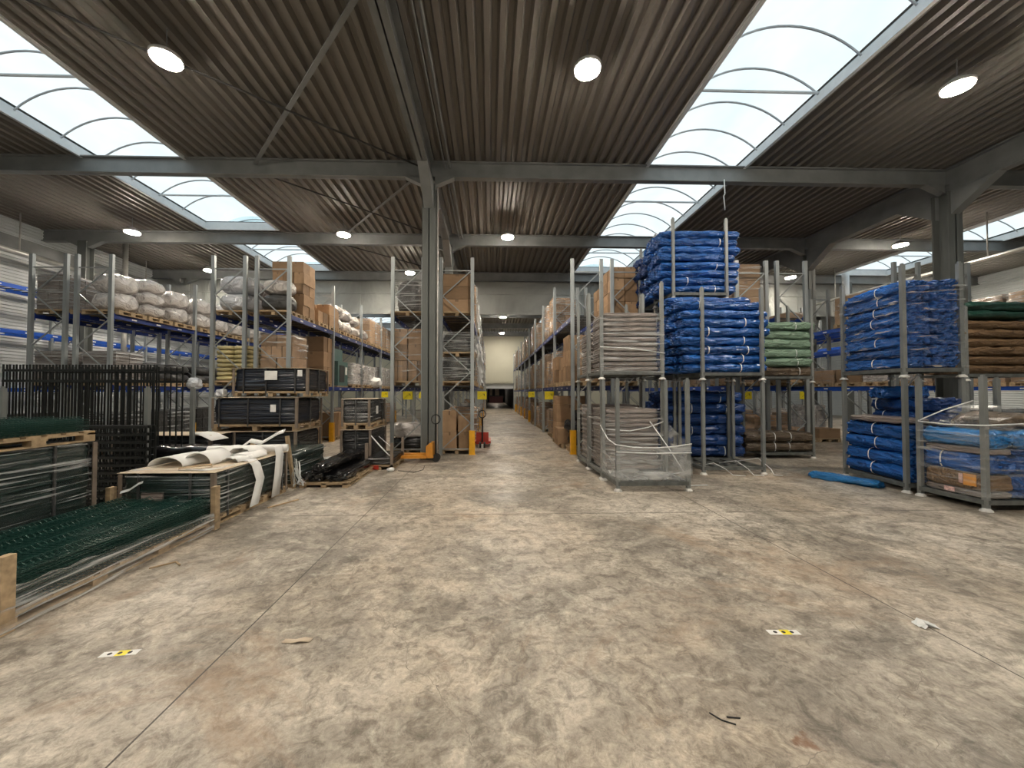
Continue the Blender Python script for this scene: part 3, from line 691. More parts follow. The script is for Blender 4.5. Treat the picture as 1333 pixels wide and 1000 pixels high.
def film_shell(lx, ly, lz, seed, amp=0.018, z0=0.0):
    mb = rounded_grid_box(lx, ly, lz, seed, amp, (4, 4, 7), (10, 10, 8), 14)
    mb.v = [(a, b, c + z0) for a, b, c in mb.v]; return mb
_far = {}
def far_load_mesh(v, kind):
    """stacked cartons shown as one wrapped block with its seams (far off, a few pixels wide)"""
    if (v, kind) in _far: return _far[(v, kind)]
    r = random.Random(v * 13 + len(kind)); mb = MB(); nx, ny, nz = r.choice(((2, 2, 4), (2, 3, 3), (3, 2, 4), (1, 2, 2)))
    for i in range(nx):
        for j in range(ny):
            for k in range(nz):
                e = r.uniform(0.004, 0.02)
                mb.box(-0.5 + i / nx + e, -0.5 + (i + 1) / nx - e, -0.5 + j / ny + e, -0.5 + (j + 1) / ny - e, k / nz + 0.003, (k + 1) / nz - 0.003)
    _far[(v, kind)] = mb.mesh('stacked_cartons', kind); return _far[(v, kind)]
FILM = [film_shell(1, 1, 1, s, 0.02).mesh('stretch_film', 'filmheavy', True) for s in (1, 2, 3)]
FILML = [film_shell(1, 1, 1, s, 0.02).mesh('stretch_film', 'film', True) for s in (4, 5)]
def wrapped(x0, x1, y0, y1, z, h, label, kind='carton', layers=None, film=True, heavy=True, group=None):
    cx, cy = (x0 + x1) / 2, (y0 + y1) / 2; w, d = x1 - x0, y1 - y0
    t = thing('wrapped_pallet_load', label, 'pallet load', (cx, cy, z), 0, group)
    put('pallet', pallet_mesh(round(w, 1), round(d, 1)), t)
    if layers: cartons(x0 + 0.02, x1 - 0.02, y0 + 0.02, y1 - 0.02, z + 0.142, layers, '', t)
    else: put('stacked_cartons', far_load_mesh(R.randrange(4), kind), t, (0, 0, 0.142), 0, (w - 0.04, d - 0.04, h))
    if film: put('stretch_film', R.choice(FILM if heavy else FILML), t, (0, 0, 0.10), 0, (w + 0.05, d + 0.05, h + 0.07))
    return t
SOFT = {}
def soft(name, mat, x, y, z, lx, ly, lz, label, cat, group=None, amp=0.03, p=3.2, parent=None, v=None, rz=0.0):
    v = R.randrange(3) if v is None else v; key = (mat, v, p, amp, round(lx, 2), round(ly, 2), round(lz, 2))
    if key not in SOFT: SOFT[key] = rounded_grid_box(lx, ly, lz, v + 1, amp, (4, 4, 6), (12, 12, 8), p).mesh(name, mat, True)
    o = put(name, SOFT[key], parent, (x, y, z), rz)
    if label: tag(o, label, cat, group)
    return o
def slot(row, k, s, over=0.06):
    xa, xb = ROW[row]; y = RY + k * BAY + 0.12 + s * 0.98
    if row[2] == 'a': return xa - over, xb - 0.02, y, y + 0.9
    return xa + 0.02, xb + over, y, y + 0.9

# --- rack with the white bales (top level): two- and three-high puffy bales on pallets
tiers = (2, 3, 2, 2, 2, 2, 2, 3, 2, 2)
for n in range(10):
    x0, x1, y0, y1 = slot('L1b', n // 3, n % 3); x1 += 0.05; z = L2
    pallet(x0, x1, y0, y1, z, 'the %s column of white bales' % ORD[n]); z += 0.142
    hh = (0.58, 0.60) if tiers[n] == 2 else (0.44, 0.44, 0.46)
    for q, h in enumerate(hh):
        soft('wrapped_bale', 'bale', (x0 + x1) / 2 + R.uniform(-0.03, 0.03), (y0 + y1) / 2, z, x1 - x0 - 0.04, 0.87, h,
             'white film-wrapped bale, %s of the %s column on the top rack level' % (('bottom', 'middle', 'top')[q] if len(hh) == 3 else ('bottom', 'top')[q], ORD[n]), 'bale', 'white wrapped bales', 0.035, 2.5); z += h - 0.05
for n in range(2):
    x0, x1, y0, y1 = slot('L1a', 0, n)
    wrapped(x0, x1, y0, y1, L2, 1.0, 'grey film-wrapped carton load at the top of the leftmost rack, %s pallet' % ORD[n], 'taupe', heavy=True)
    wrapped(x0, x1, y0, y1, L1, 0.85, 'glossy wrapped load at mid level of the leftmost rack, %s pallet' % ORD[n], 'taupe')
x0, x1, y0, y1 = slot('L1b', 0, 0)
wrapped(x0, x1, y0, y1, L1, 0.85, 'glossy wrapped load at mid level behind the black fence panels', 'taupe')
for n in range(1, 8):
    x0, x1, y0, y1 = slot('L1b', n // 3, n % 3)
    pallet(x0, x1, y0, y1, L1, 'the %s dark sack pile under the white bales' % ORD[n - 1])
    for q in range(2): soft('sack', 'greybag', (x0 + x1) / 2, (y0 + y1) / 2, L1 + 0.142 + q * 0.3, x1 - x0, 0.94, 0.32, 'dark grey wrapped sack, %s of the %s pile under the white bales' % (('bottom', 'top')[q], ORD[n - 1]), 'sack', 'dark grey sacks', 0.03)
soft('plastic_bag', 'balewhite', -10.62, 14.1, 1.9, 0.35, 0.6, 0.42, 'small white plastic bag hanging over the mid-level beam by the fence panels', 'bag', None, 0.05, 2.4)
for n in range(5):
    x0, x1, y0, y1 = slot('L1b', n // 3, n % 3)
    wrapped(x0, x1, y0, y1, 0, 1.05, 'dark wrapped floor-level load behind the fence panels, %s along the rack' % ORD[n], 'greybag', film=n % 2 == 0)
carton_pallet(-11.8, -10.9, 15.1, 16.0, 0, [(0.4, 2, 2), (0.45, 1, 2)], 'the floor-level carton stack behind the fence panels')

# --- left rack of the second pair
for q in range(2):
    x0, x1, y0, y1 = slot('L2a', 0, 0)
    if q == 0: pallet(x0, x1, y0, y1, L2, 'the two big white rolls')
    soft('wrapped_roll', 'balewhite', (x0 + x1) / 2, (y0 + y1) / 2 + 0.1, L2 + 0.142 + q * 0.53, 1.0, 1.1, 0.55, 'big pale white wrapped roll, %s of two on the top rack level' % ('lower', 'upper')[q], 'roll', 'big white rolls', 0.02, 2.8)
    x0, x1, y0, y1 = slot('L2a', 0, 1)
    if q == 0: pallet(x0, x1, y0, y1, L2, 'the grey wrapped rolls behind the white ones')
    soft('wrapped_roll', 'greybag' if q == 0 else 'bale', (x0 + x1) / 2, (y0 + y1) / 2 + 0.15, L2 + 0.142 + q * 0.5, 1.0, 0.95, 0.52, 'grey wrapped roll behind the big white rolls, %s one' % ('lower', 'upper')[q], 'roll', 'grey rolls', 0.03, 2.8)
x0, x1, y0, y1 = slot('L2a', 0, 0)
pallet(x0, x1, y0, y1, L1, 'the pale yellow sacks')
for q in range(8):
    for i in range(2):
        soft('sack', 'yellowbag', x0 + 0.26 + i * 0.5, (y0 + y1) / 2, L1 + 0.142 + q * 0.128, 0.5, 0.9, 0.135, 'pale yellow sack, %s column, layer %d of the mid-level stack' % (('left', 'right')[i], q + 1), 'sack', 'pale yellow sacks', 0.012, 4.0)
wrapped(*slot('L2a', 0, 1), L1, 1.0, 'white wrapped load behind the pale yellow sacks', 'bale')

# --- rack with the tall carton stack
carton_pallet(-6.78, -5.8, 12.05, 12.85, L2, [(0.33, 2, 2), (0.35, 3, 2), (0.33, 2, 2), (0.35, 3, 2), (0.33, 2, 2)], 'the tall five-layer stack on the top level')
soft('wrapped_roll', 'greybag', -6.3, 11.62, L2 + 0.145, 0.9, 0.7, 0.5, 'grey film-wrapped roll, lower of two beside the tall carton stack', 'roll', None, 0.03, 2.8)
soft('wrapped_roll', 'bale', -6.3, 11.62, L2 + 0.64, 0.85, 0.66, 0.45, 'grey film-wrapped roll, upper of two beside the tall carton stack', 'roll', None, 0.03, 2.8)
pallet(-6.78, -5.8, 11.27, 12.0, L2, 'the two wrapped rolls beside the tall carton stack')
carton_pallet(-6.7, -5.75, 13.0, 13.75, L2, [(0.38, 2, 2)], 'the low single-layer stack on the top level')
carton_pallet(-6.7, -5.75, 13.85, 14.75, L2, [(0.38, 2, 2), (0.38, 2, 2)], 'the two-layer stack on the top level')
for n in range(3, 7):
    x0, x1, y0, y1 = slot('L2b', n // 3, n % 3); z = L2 + 0.142
    pallet(x0, x1, y0, y1, L2, 'the %s pair of shiny bales past the two-layer stack' % ORD[n - 3])
    for q in range(2 if n < 6 else 1):
        soft('wrapped_bale', 'bale', (x0 + x1) / 2, (y0 + y1) / 2, z, x1 - x0, 0.95, 0.5 - 0.08 * (n == 5), 'shiny wrapped bale, %s of the %s pair past the brown cartons' % (('lower', 'upper')[q], ORD[n - 3]), 'bale', 'shiny bales past the cartons', 0.05, 2.6); z += 0.47
for n in (7, 8, 9, 10, 11, 12, 14, 16, 18): wrapped(*slot('L2b', n // 3, n % 3), L2, 1.15, '%s wrapped carton load deep on the top level past the shiny bales' % nth(1), heavy=n % 2 == 0)
wrapped(-6.75, -5.78, 11.4, 12.35, L1, 1.38, 'film-wrapped brown carton load above the upper black pack', layers=[(0.33, 3, 2), (0.36, 2, 2), (0.33, 3, 2), (0.34, 2, 2)], heavy=False)
carton_pallet(-6.7, -5.8, 13.55, 14.25, L1, [(0.56, 1, 2), (0.54, 1, 2), (0.52, 1, 2)], 'the tall dark stack of upright cartons on the mid level')
t = thing('machine_cabinet', 'teal metal machine cabinet on the mid rack level', 'machine', (-6.2, 15.3, L1))
MB().box(-0.4, 0.4, -0.5, 0.5, 0.06, 1.0).build('body', 'teal', t); MB().box(-0.36, 0.2, -0.45, 0.45, 1.0, 1.5).build('upper_housing', 'teal', t)
MB().box(0.4, 0.42, -0.35, 0.1, 0.2, 0.85).build('door', 'shelf', t); MB().box(0.402, 0.43, 0.2, 0.35, 0.5, 0.8).build('label_sheet', 'white', t)
for i in (-1, 1): MB().box(i * 0.35 - 0.04, i * 0.35 + 0.04, -0.5, 0.5, 0, 0.06).build('skid', 'wood', t)
for n in (5, 6, 7): wrapped(*slot('L2b', n // 3, n % 3), L1, 0.9, 'white wrapped load on the mid level past the teal cabinet, %s one' % ORD[n - 5], 'bale')
soft('plastic_bag', 'foam', -5.75, 19.2, L1 + 0.02, 0.7, 0.9, 0.5, 'crumpled white plastic heaped on the mid rack level', 'plastic sheet', None, 0.08, 2.2)
for n in (9, 10, 11, 13, 15): wrapped(*slot('L2b', n // 3, n % 3), L1, 1.0, '%s pale wrapped load deep on the mid level below the bales' % nth(2), 'bale')
carton_pallet(-6.7, -5.8, 12.6, 13.5, 0, [(0.5, 2, 2), (0.5, 2, 2)], 'the floor-level stack behind the black packs')
carton_pallet(-6.7, -5.8, 14.5, 15.3, 0, [(0.45, 2, 2), (0.45, 1, 2)], 'the floor-level stack beside the second yellow guard')
for n in (5, 6, 8, 9, 11): wrapped(*slot('L2b', n // 3, n % 3), 0, 1.0, '%s wrapped floor-level load far along the rack past the cartons' % nth(3), heavy=True)

# --- rack left of the near column (only its end shows)
x0, x1, y0, y1 = slot('L3a', 0, 0)
t = thing('wrapped_pallet_load', 'dark film-wrapped load high on the rack left of the near column', 'pallet load', ((x0 + x1) / 2, (y0 + y1) / 2, L2))
put('pallet', pallet_mesh(1.0, 0.9), t); soft('load', 'greybag', 0, 0, 0.142, 0.7, 0.8, 0.95, None, None, None, 0.06, 4, t, 1); put('stretch_film', FILM[0], t, (0, 0, 0.12), 0, (1.0, 0.95, 0.98))
wrapped(x0, x1, y0, y1, L1, 1.55, 'brown film-wrapped carton load left of the near column at mid level', layers=[(0.6, 6, 1), (0.48, 2, 2), (0.46, 2, 2)], heavy=False)
t = thing('wrapped_pallet_load', 'white film-wrapped floor-level load left of the near column', 'pallet load', ((x0 + x1) / 2, (y0 + y1) / 2 + 0.1, 0))
put('pallet', pallet_mesh(1.0, 0.9), t); soft('load', 'blackwrap', 0, 0, 0.142, 0.96, 0.9, 0.32, None, None, None, 0.03, 6, t, 1); soft('load', 'bale', 0, 0, 0.46, 0.98, 0.9, 0.42, None, None, None, 0.04, 6, t, 2)

# --- rack right of the near column: its end bay and the long aisle face
carton_pallet(-1.46, -0.5, 11.32, 12.2, L2, [(0.37, 1, 2), (0.38, 1, 2), (0.37, 1, 2)], 'the three-layer top stack right of the near column')
for q, (h, lab) in enumerate(((0.72, 'lower'), (0.62, 'upper'))):
    t = thing('wrapped_pallet_load', 'black film-wrapped bulky load, %s of two right of the near column' % lab, 'pallet load', (-0.97, 11.8, L1 + q * 0.86))
    put('pallet', pallet_mesh(1.0, 0.9), t); soft('load', 'blackwrap', 0, 0, 0.142, 0.98 - q * 0.15, 0.9, h, None, None, None, 0.06, 4, t, q)
    put('stretch_film', FILM[1], t, (0, 0, 0.1), 0, (1.02, 0.96, h + 0.05))
mb = MB(); rr = random.Random(5)
for i in range(16):
    p = Vector((-0.42 + rr.uniform(-0.02, 0.12), 11.6 + rr.uniform(-0.2, 0.8), 2.9 + rr.uniform(-0.2, 0.5))); pts = [p]
    for j in range(5):
        p = p + Vector((rr.uniform(-0.03, 0.06), rr.uniform(-0.08, 0.08), -rr.uniform(0.08, 0.2))); pts.append(p)
    mb.ribbon(pts, (rr.uniform(0.02, 0.07), rr.uniform(-0.1, 0.1), 0.01), 0.003)
tag(mb.build('loose_film', 'filmedge'), 'crumpled clear film trailing off the black wrapped loads into the aisle', 'plastic film')
cartons(-1.4, -0.98, 11.35, 12.15, 0.142, [(0.5, 1, 1), (0.62, 1, 1)], 'the floor-level pile right of the column, left side')
cartons(-0.94, -0.55, 11.35, 12.1, 0.142, [(0.5, 1, 1), (0.48, 1, 1)], 'the floor-level pile right of the column, right side')
pallet(-1.43, -0.53, 11.33, 12.2, 0, 'the floor-level cartons right of the column')
LEVN = (('floor level', 0), ('mid level', L1), ('top level', L2))
for k in range(9):
    for s in range(3):
        for li, (ln, z) in enumerate(LEVN):
            if k == 0 and (s == 0 or (li == 0 and s == 1)): continue
            h = R.uniform(1.0, 1.45) if li else R.uniform(0.8, 1.3)
            x0, x1, y0, y1 = slot('L3b', k, s, R.uniform(-0.03, 0.08)); near = k * 3 + s < 5
            wrapped(x0, x1, y0, y1, z, h, 'wrapped load on the %s left of the centre aisle, %s bay, %s pallet' % (ln, ORD[k], ORD[s]), R.choice(('carton', 'carton', 'bale', 'greybag' if li == 1 else 'carton')),
                    [(h / 3, 2, 2)] * 3 if near else None, heavy=R.random() < 0.6, group='loads along the left of the aisle')
for k in range(9):
    for s in range(3):
        for li, (ln, z) in enumerate(LEVN):
            if k == 0 or (li == 0 and R.random() < 0.35) or (li and R.random() < 0.12): continue
            h = R.uniform(1.05, 1.5) if li == 2 else R.uniform(0.85, 1.35)
            x0, x1, y0, y1 = slot('R1a', k, s, R.uniform(-0.08, 0.03)); near = k == 1
            wrapped(x0, x1, y0, y1, z, h, 'wrapped load on the %s right of the centre aisle, %s bay, %s pallet' % (ln, ORD[k], ORD[s]), R.choice(('carton', 'carton', 'bale' if li == 1 and k > 3 else 'carton')),
                    [(h / 4, 2, 2)] * 4 if near else None, film=R.random() < 0.8, heavy=R.random() < 0.5 or li == 2, group='loads along the right of the aisle')
carton_pallet(2.32, 3.3, 11.35, 12.2, L1, [(0.46, 2, 2), (0.46, 1, 2), (0.46, 2, 2)], 'the nearest three-layer stack at mid level right of the aisle')
carton_pallet(2.35, 3.3, 12.35, 13.1, L1, [(0.4, 2, 2), (0.4, 2, 2)], 'the second stack at mid level right of the aisle')
carton_pallet(2.3, 3.3, 13.3, 14.1, L1, [(0.45, 2, 2), (0.45, 2, 2)], 'the third stack at mid level right of the aisle')
for i, (x, y, w, d, h, z) in enumerate(((2.75, 11.75, 0.7, 0.6, 0.45, 0.142), (2.6, 11.9, 0.55, 0.6, 0.4, 0.55), (3.0, 11.8, 0.5, 0.7, 0.42, 0.56), (2.8, 12.0, 0.5, 0.5, 0.3, 0.93))):
    soft('sack', 'blackwrap', x, y, z, w, d, h, 'black plastic sack heaped beside the first yellow guard right, %s' % ('at the bottom', 'on the left', 'on the right', 'on top')[i], 'sack', 'black plastic sacks', 0.06, 2.5)
pallet(2.4, 3.3, 11.4, 12.25, 0, 'the heap of black plastic sacks')
carton(2.45, 12.65, 0.142, 0.55, 0.6, 0.5, 'low brown carton on the floor by the heap of black sacks', None); pallet(2.3, 3.2, 12.35, 13.1, 0, 'the low carton beside the black sacks')
carton_pallet(2.3, 3.3, 13.25, 14.1, 0, [(0.62, 1, 1), (0.62, 1, 1), (0.3, 1, 1)], 'the tall floor-level stack of big cartons right of the aisle')

# --- rack behind the taupe sacks and racks behind the stillages
carton_pallet(3.66, 4.45, 11.4, 12.3, L2, [(0.35, 2, 2)] * 4, 'the top-level stack beside the highest blue bundles')
carton_pallet(3.62, 4.4, 12.5, 13.3, L2, [(0.36, 2, 2)] * 3, 'the second top-level stack beside the highest blue bundles')
wrapped(3.62, 4.42, 11.4, 12.3, L1, 1.1, 'wrapped dark load on the mid level behind the taupe sacks', 'greybag')
wrapped(*slot('R2a', 0, 0), L2, 1.5, 'brown wrapped carton load at the top level right of the highest blue bundles', layers=[(0.5, 1, 2)] * 3, heavy=False)
for k, s in ((0, 0), (0, 1), (1, 0)): wrapped(*slot('R2b', k, s), L1, 0.7, 'brown wrapped cartons on the mid level behind the green bundles, %s pallet' % ORD[k * 3 + s], layers=[(0.33, 2, 2), (0.33, 2, 2)], heavy=False)
for k, s in ((1, 0), (1, 1), (2, 0), (2, 2)): wrapped(*slot('R2b', k, s), 0, 0.7, '%s pale wrapped floor load behind the green bundle stillage' % nth(4), 'bale')
for k, s in ((0, 0), (0, 1), (0, 2), (1, 0), (1, 1), (1, 2), (2, 0), (2, 1)):
    wrapped(*slot('R3a', k, s), L1, 0.45 + 0.15 * (k == 1), '%s low carton load on the mid level behind the wrapped blue load' % nth(5), 'carton' if (k * 3 + s) % 3 else 'bale', film=s != 1, heavy=False)
for k, s in ((0, 0), (0, 1), (1, 1), (1, 2)): wrapped(*slot('R3a', k, s), L2, 0.9, '%s wrapped carton load high on the rack behind the wrapped blue load' % nth(6), heavy=s == 0)
for k, s in ((2, 0), (2, 1), (3, 0), (4, 0)): wrapped(*slot('R3a', k, s), 0, 0.8, '%s floor-level load at the foot of the rack seen past the loose blue bundle' % nth(7), 'carton', heavy=False)
carton_pallet(11.9, 12.7, 13.6, 14.3, 0, [(0.35, 1, 1)], 'the single carton on the floor right of the green bundles')
for k, s in ((0, 0), (0, 1), (0, 2)): wrapped(*slot('R3b', k, s), L2, 0.9, '%s wrapped carton load on the top level behind the broad right column' % nth(8), heavy=True)
for k in range(2):
    for s in range(3):
        for z, l in ((L1, 'mid'), (L2, 'top')): wrapped(*slot('R4a', k, s), z, 0.9 if z == L2 else 1.2, '%s %s-level load on the rack at the far right edge' % (nth('r4' + l), l), 'carton', heavy=True)
for k, s in ((1, 1), (1, 2), (2, 0), (2, 1)): wrapped(*slot('R2b', k, s), L1, 0.9, '%s brown carton load deeper on the mid level past the green bundles' % nth('g2'), 'carton', heavy=False)
for k, s in ((0, 0), (0, 1), (0, 2), (1, 2), (2, 1), (3, 0), (3, 1)): wrapped(*slot('R2b', k, s), 0, 0.9 if s else 0.6, '%s mixed carton load at floor level behind the green bundle stillage' % nth('g3'), R.choice(('carton', 'taupe', 'carton', 'greybag')), heavy=False)
for k, s in ((1, 0), (1, 1), (1, 2), (2, 2), (3, 1), (3, 2)): wrapped(*slot('R3a', k, s), 0, R.uniform(0.6, 1.2), '%s carton load on the floor behind the right blue stack' % nth('g4'), R.choice(('carton', 'carton', 'bale', 'greybag')), heavy=False)
for k, s in ((2, 0), (2, 1), (3, 0), (3, 2)): wrapped(*slot('R3a', k, s), L2, 1.1, '%s carton load high up past the green bundles' % nth('g5'), 'carton', heavy=False)
for n in range(3): wrapped(-17.15, -16.35, 12.6 + n, 13.5 + n, 0, 0.9, '%s dark wrapped load on the floor of the blue wall rack' % nth(9), 'greybag', film=n == 0)

# ------------------------------------------------------------------ left foreground: fence panels and wrapped packs
def panel_mesh(w=1.24, L=2.15):
    mb = MB(); prof = []; folds = (-0.5, -0.17, 0.17, 0.5)
    xs = [-w / 2]
    for f in folds: xs += [f - 0.05, f, f + 0.05]
    xs.append(w / 2)
    pr = [(x, 0.034 if any(abs(x - f) < 1e-6 for f in folds) else 0.0) for x in xs]
    n = round(L / 0.05)
    for i in range(n + 1):
        y = -L / 2 + i * L / n; h = 0.0026
        v = []
        for x, z in pr: v += [(x, y - h, z - h), (x, y + h, z - h), (x, y + h, z + h), (x, y - h, z + h)]
        f = []
        for j in range(len(pr) - 1):
            for q in range(4): f.append((j * 4 + q, (j + 1) * 4 + q, (j + 1) * 4 + (q + 1) % 4, j * 4 + (q + 1) % 4))
        f += [(0, 1, 2, 3), (len(v) - 1, len(v) - 2, len(v) - 3, len(v) - 4)]
        mb.add(v, f)
    for x, z in pr: mb.box(x - 0.003, x + 0.003, -L / 2, L / 2, z + 0.0026, z + 0.008)
    return mb.mesh('fence_panel', 'panel')
PANEL = panel_mesh()
def panels(x, y, z, n, where, step=0.0225, jit=0.012):
    for i in range(n):
        o = put('fence_panel', PANEL, None, (x + R.uniform(-jit, jit), y + R.uniform(-jit, jit), z + 0.006 + i * step))
        tag(o, '%s green wire fence panel in the stack %s' % ('topmost' if i == n - 1 else 'lower', where), 'fence panel', 'green fence panels %s' % where)

def pack(x0, x1, y0, y1, z, h, mat, label, lid=None, straps_x=(), straps_y=(), boards=True, pal=0.14, labels=(), film=None, amp=0.014, frac=1.0):
    """a stretch-wrapped pack on its own pallet: body, corner boards, straps, lid and label sheets"""
    w, d = x1 - x0, y1 - y0
    t = thing('wrapped_pack', label, 'wrapped pack', ((x0 + x1) / 2, (y0 + y1) / 2, z))
    if pal: put('pallet', pallet_mesh(round(w, 2), round(d, 2), pal), t)
    b = rounded_grid_box(w - 0.02, d - 0.02, h, len(label), amp, (2.0, 2.0, 10), (16, 16, 14), 16)
    b.build('body', mat, t, True, (0, 0, pal + 0.001))
    if boards:
        for i in (-1, 1):
            for j in (-1, 1):
                cx, cy = i * w / 2, j * d / 2
                MB().box(min(cx, cx - i * 0.04), max(cx, cx - i * 0.04), min(cy, cy + j * 0.012), max(cy, cy + j * 0.012), pal * 0.4, pal + h).box(
                    min(cx, cx + i * 0.012), max(cx, cx + i * 0.012), min(cy + j * 0.012, cy - j * 0.04), max(cy + j * 0.012, cy - j * 0.04), pal * 0.4, pal + h).build('corner_board', 'board', t)
    for f in straps_x:
        x = f * w; MB().box(x - 0.012, x + 0.012, -d / 2 - 0.012, -d / 2 + 0.006, pal * 0.6, pal + h).box(x - 0.012, x + 0.012, d / 2 - 0.006, d / 2 + 0.012, pal * 0.6, pal + h).box(x - 0.012, x + 0.012, -d / 2 - 0.012, d / 2 + 0.012, pal + h - 0.002, pal + h + 0.01).build('strap', 'greybag', t)
    for f in straps_y:
        y = f * d; MB().box(-w / 2 - 0.012, -w / 2 + 0.006, y - 0.012, y + 0.012, pal * 0.6, pal + h).box(w / 2 - 0.006, w / 2 + 0.012, y - 0.012, y + 0.012, pal * 0.6, pal + h).box(-w / 2 - 0.012, w / 2 + 0.012, y - 0.012, y + 0.012, pal + h - 0.002, pal + h + 0.01).build('strap', 'greybag', t)
    if lid: MB().box(-w / 2 - 0.02, w / 2 + 0.02, -d / 2 - 0.02, d / 2 + 0.02, pal + h + 0.010, pal + h + 0.018).build('lid', lid, t)
    for side, u, zz, lw, lh in labels:
        if side == 'f': MB().box(u - lw / 2, u + lw / 2, -d / 2 - 0.046, -d / 2 - 0.038, zz - lh / 2, zz + lh / 2).build('label_sheet', 'white', t)
        else: MB().box(w / 2 + 0.038, w / 2 + 0.046, u - lw / 2, u + lw / 2, zz - lh / 2, zz + lh / 2).build('label_sheet', 'white', t)
    if film: film_shell(w + 0.05, d + 0.05, h + 0.1, 3, 0.012).build('stretch_film', film, t, True, (0, 0, pal * 0.5))
    return t

# the open crate of green panels nearest the camera
t = thing('panel_crate', 'wooden pallet with upright posts and film holding the nearest green fence panels', 'crate', (-4.29, 4.1, 0))
put('pallet', pallet_mesh(1.27, 2.25, 0.12), t)
for i in (-1, 1):
    for y, hh in ((-1.1, 0.58), (1.1, 0.56)): MB().box(-0.03, 0.03, -0.045, 0.045, 0, hh).build('corner_post', 'wood', t, False, (i * 0.67, y, 0.0))
mb = MB(); n = 40; v = []
for i in range(n + 1):
    y = -1.16 + 2.3 * i / n; top = 0.34 - 0.10 * i / n + 0.012 * math.sin(i * 1.3)
    for j in range(7):
        u = j / 6; v.append((0.69 + 0.02 * noise.noise(Vector((y * 2.5, u * 5, 1))) + 0.03 * (1 - u) * 0.3, y, 0.015 + u * (top - 0.015)))
fs = [(i * 7 + j, (i + 1) * 7 + j, (i + 1) * 7 + j + 1, i * 7 + j + 1) for i in range(n) for j in range(6)]
mb.add(v, fs)
v = [(x, -1.17 + 0.02 * noise.noise(Vector((x * 3, z * 8, 2))), z) for x in [-0.7 + 1.39 * i / 20 for i in range(21)] for z in (0.02, 0.08, 0.14, 0.2, 0.27, 0.33)]
mb.add(v, [(i * 6 + j, (i + 1) * 6 + j, (i + 1) * 6 + j + 1, i * 6 + j + 1) for i in range(20) for j in range(5)])
mb.build('stretch_film', 'filmheavy', t, True)
panels(-4.29, 4.1, 0.122, 13, 'nearest the camera')
# second stack behind: wrapped pack with a pallet of panels on top
pack(-6.3, -5.02, 2.75, 5.05, 0, 1.03, 'greenwrap', 'tall glossy dark green wrapped pack at the left edge carrying a pallet of panels', straps_y=(-0.2, 0.3), boards=True, film='packfilm')
tag(put('pallet', pallet_mesh(1.26, 2.3, 0.13), None, (-5.66, 3.9, 1.185)), 'wooden pallet on top of the tall green wrapped pack at the left edge', 'pallet', 'wooden pallets')
panels(-5.66, 3.9, 1.318, 7, 'on the tall wrapped pack')
# the long pack with the white foam on top
pack(-4.93, -3.7, 5.28, 7.12, 0, 0.60, 'greenwrap', 'low dark green wrapped pack with cardboard lid strewn with white foam', 'ply', (-0.3, 0.25), (-0.35, 0.05, 0.42), True, 0.11, film='packfilm')
t = thing('foam_roll', 'rolled white foam sheet lying across the cardboard-lidded green pack', 'foam roll', (-4.2, 6.85, 0.815))
mb = MB(); mb.tube([(-0.62, -0.12, 0), (0.6, 0.12, 0)], 0.065, 14, cap=False); mb.tube([(-0.62, -0.12, 0.005), (0.6, 0.12, 0.005)], 0.04, 12, cap=False); mb.tube([(-0.6, -0.12, 0.01), (0.59, 0.118, 0.01)], 0.018, 8)
mb.build('roll', 'foam', t, True)
mb = MB()
mb.ribbon([(0.5, -0.18, 0.06), (0.54, -0.2, 0.05), (0.575, -0.22, -0.1), (0.585, -0.28, -0.4), (0.58, -0.35, -0.76)], (0.0, 0.24, 0), 0.005)
mb.build('hanging_sheet', 'foam', t, True)
tag(MB().ribbon([(-3.95, 6.05, 0.745), (-3.72, 6.02, 0.745), (-3.64, 6.0, 0.68), (-3.61, 6.06, 0.45), (-3.62, 5.98, 0.2), (-3.57, 5.84, 0.09)], (0.01, 0.2, 0.0), 0.005).build('foam_strip', 'foam', None, True),
    'white foam strip hanging down the side of the green pack, left of the roll', 'foam strip')
def arch(x, y, r, h, wv, z=0.74, a0=0.0, a1=PI, n=14, dx=1.0, dy=0.0):
    return [(x - dx * r * math.cos(a0 + (a1 - a0) * i / n), y - dy * r * math.cos(a0 + (a1 - a0) * i / n), z + h * math.sin(a0 + (a1 - a0) * i / n)) for i in range(n + 1)]
rr = random.Random(21)
def crumple(pts, a):
    return [(x + rr.uniform(-a, a) * 0.6, y + rr.uniform(-a, a) * 0.3, max(0.742, z + rr.uniform(-a, a))) for x, y, z in pts]
for x, y, r, h, l in ((-4.75, 5.95, 0.15, 0.1, 'low crumpled white foam piece at the rear left of the lid'), (-4.1, 6.42, 0.2, 0.15, 'bulging white foam piece just before the roll'), (-3.95, 5.95, 0.13, 0.06, 'small white foam piece above the hanging strip')):
    tag(MB().ribbon(crumple(arch(x, y, r, h, 0), 0.015), (0.04, 0.35, 0.0), 0.008).build('foam_sheet', 'foam', None, True), l, 'foam sheet', 'white foam sheets on the pack')
for pts, wv, lab in ((arch(-4.62, 5.62, 0.24, 0.13, 0), (0.05, 0.45, 0.0), 'folded white foam sheet at the left end of the green pack lid'),
                     (arch(-4.28, 5.75, 0.2, 0.17, 0, a0=-0.1), (-0.02, 0.5, 0.0), 'arched white foam sheet, tallest fold on the cardboard lid'),
                     (arch(-3.98, 6.2, 0.2, 0.08, 0), (0.0, 0.45, 0.0), 'low wavy white foam sheet before the foam roll'),
                     (arch(-4.5, 6.55, 0.16, 0.14, 0), (0.1, 0.3, 0.0), 'crumpled white foam sheet behind the foam roll')):
    tag(MB().ribbon(pts, wv, 0.008).build('foam_sheet', 'foam', None, True), lab, 'foam sheet', 'white foam sheets on the pack')
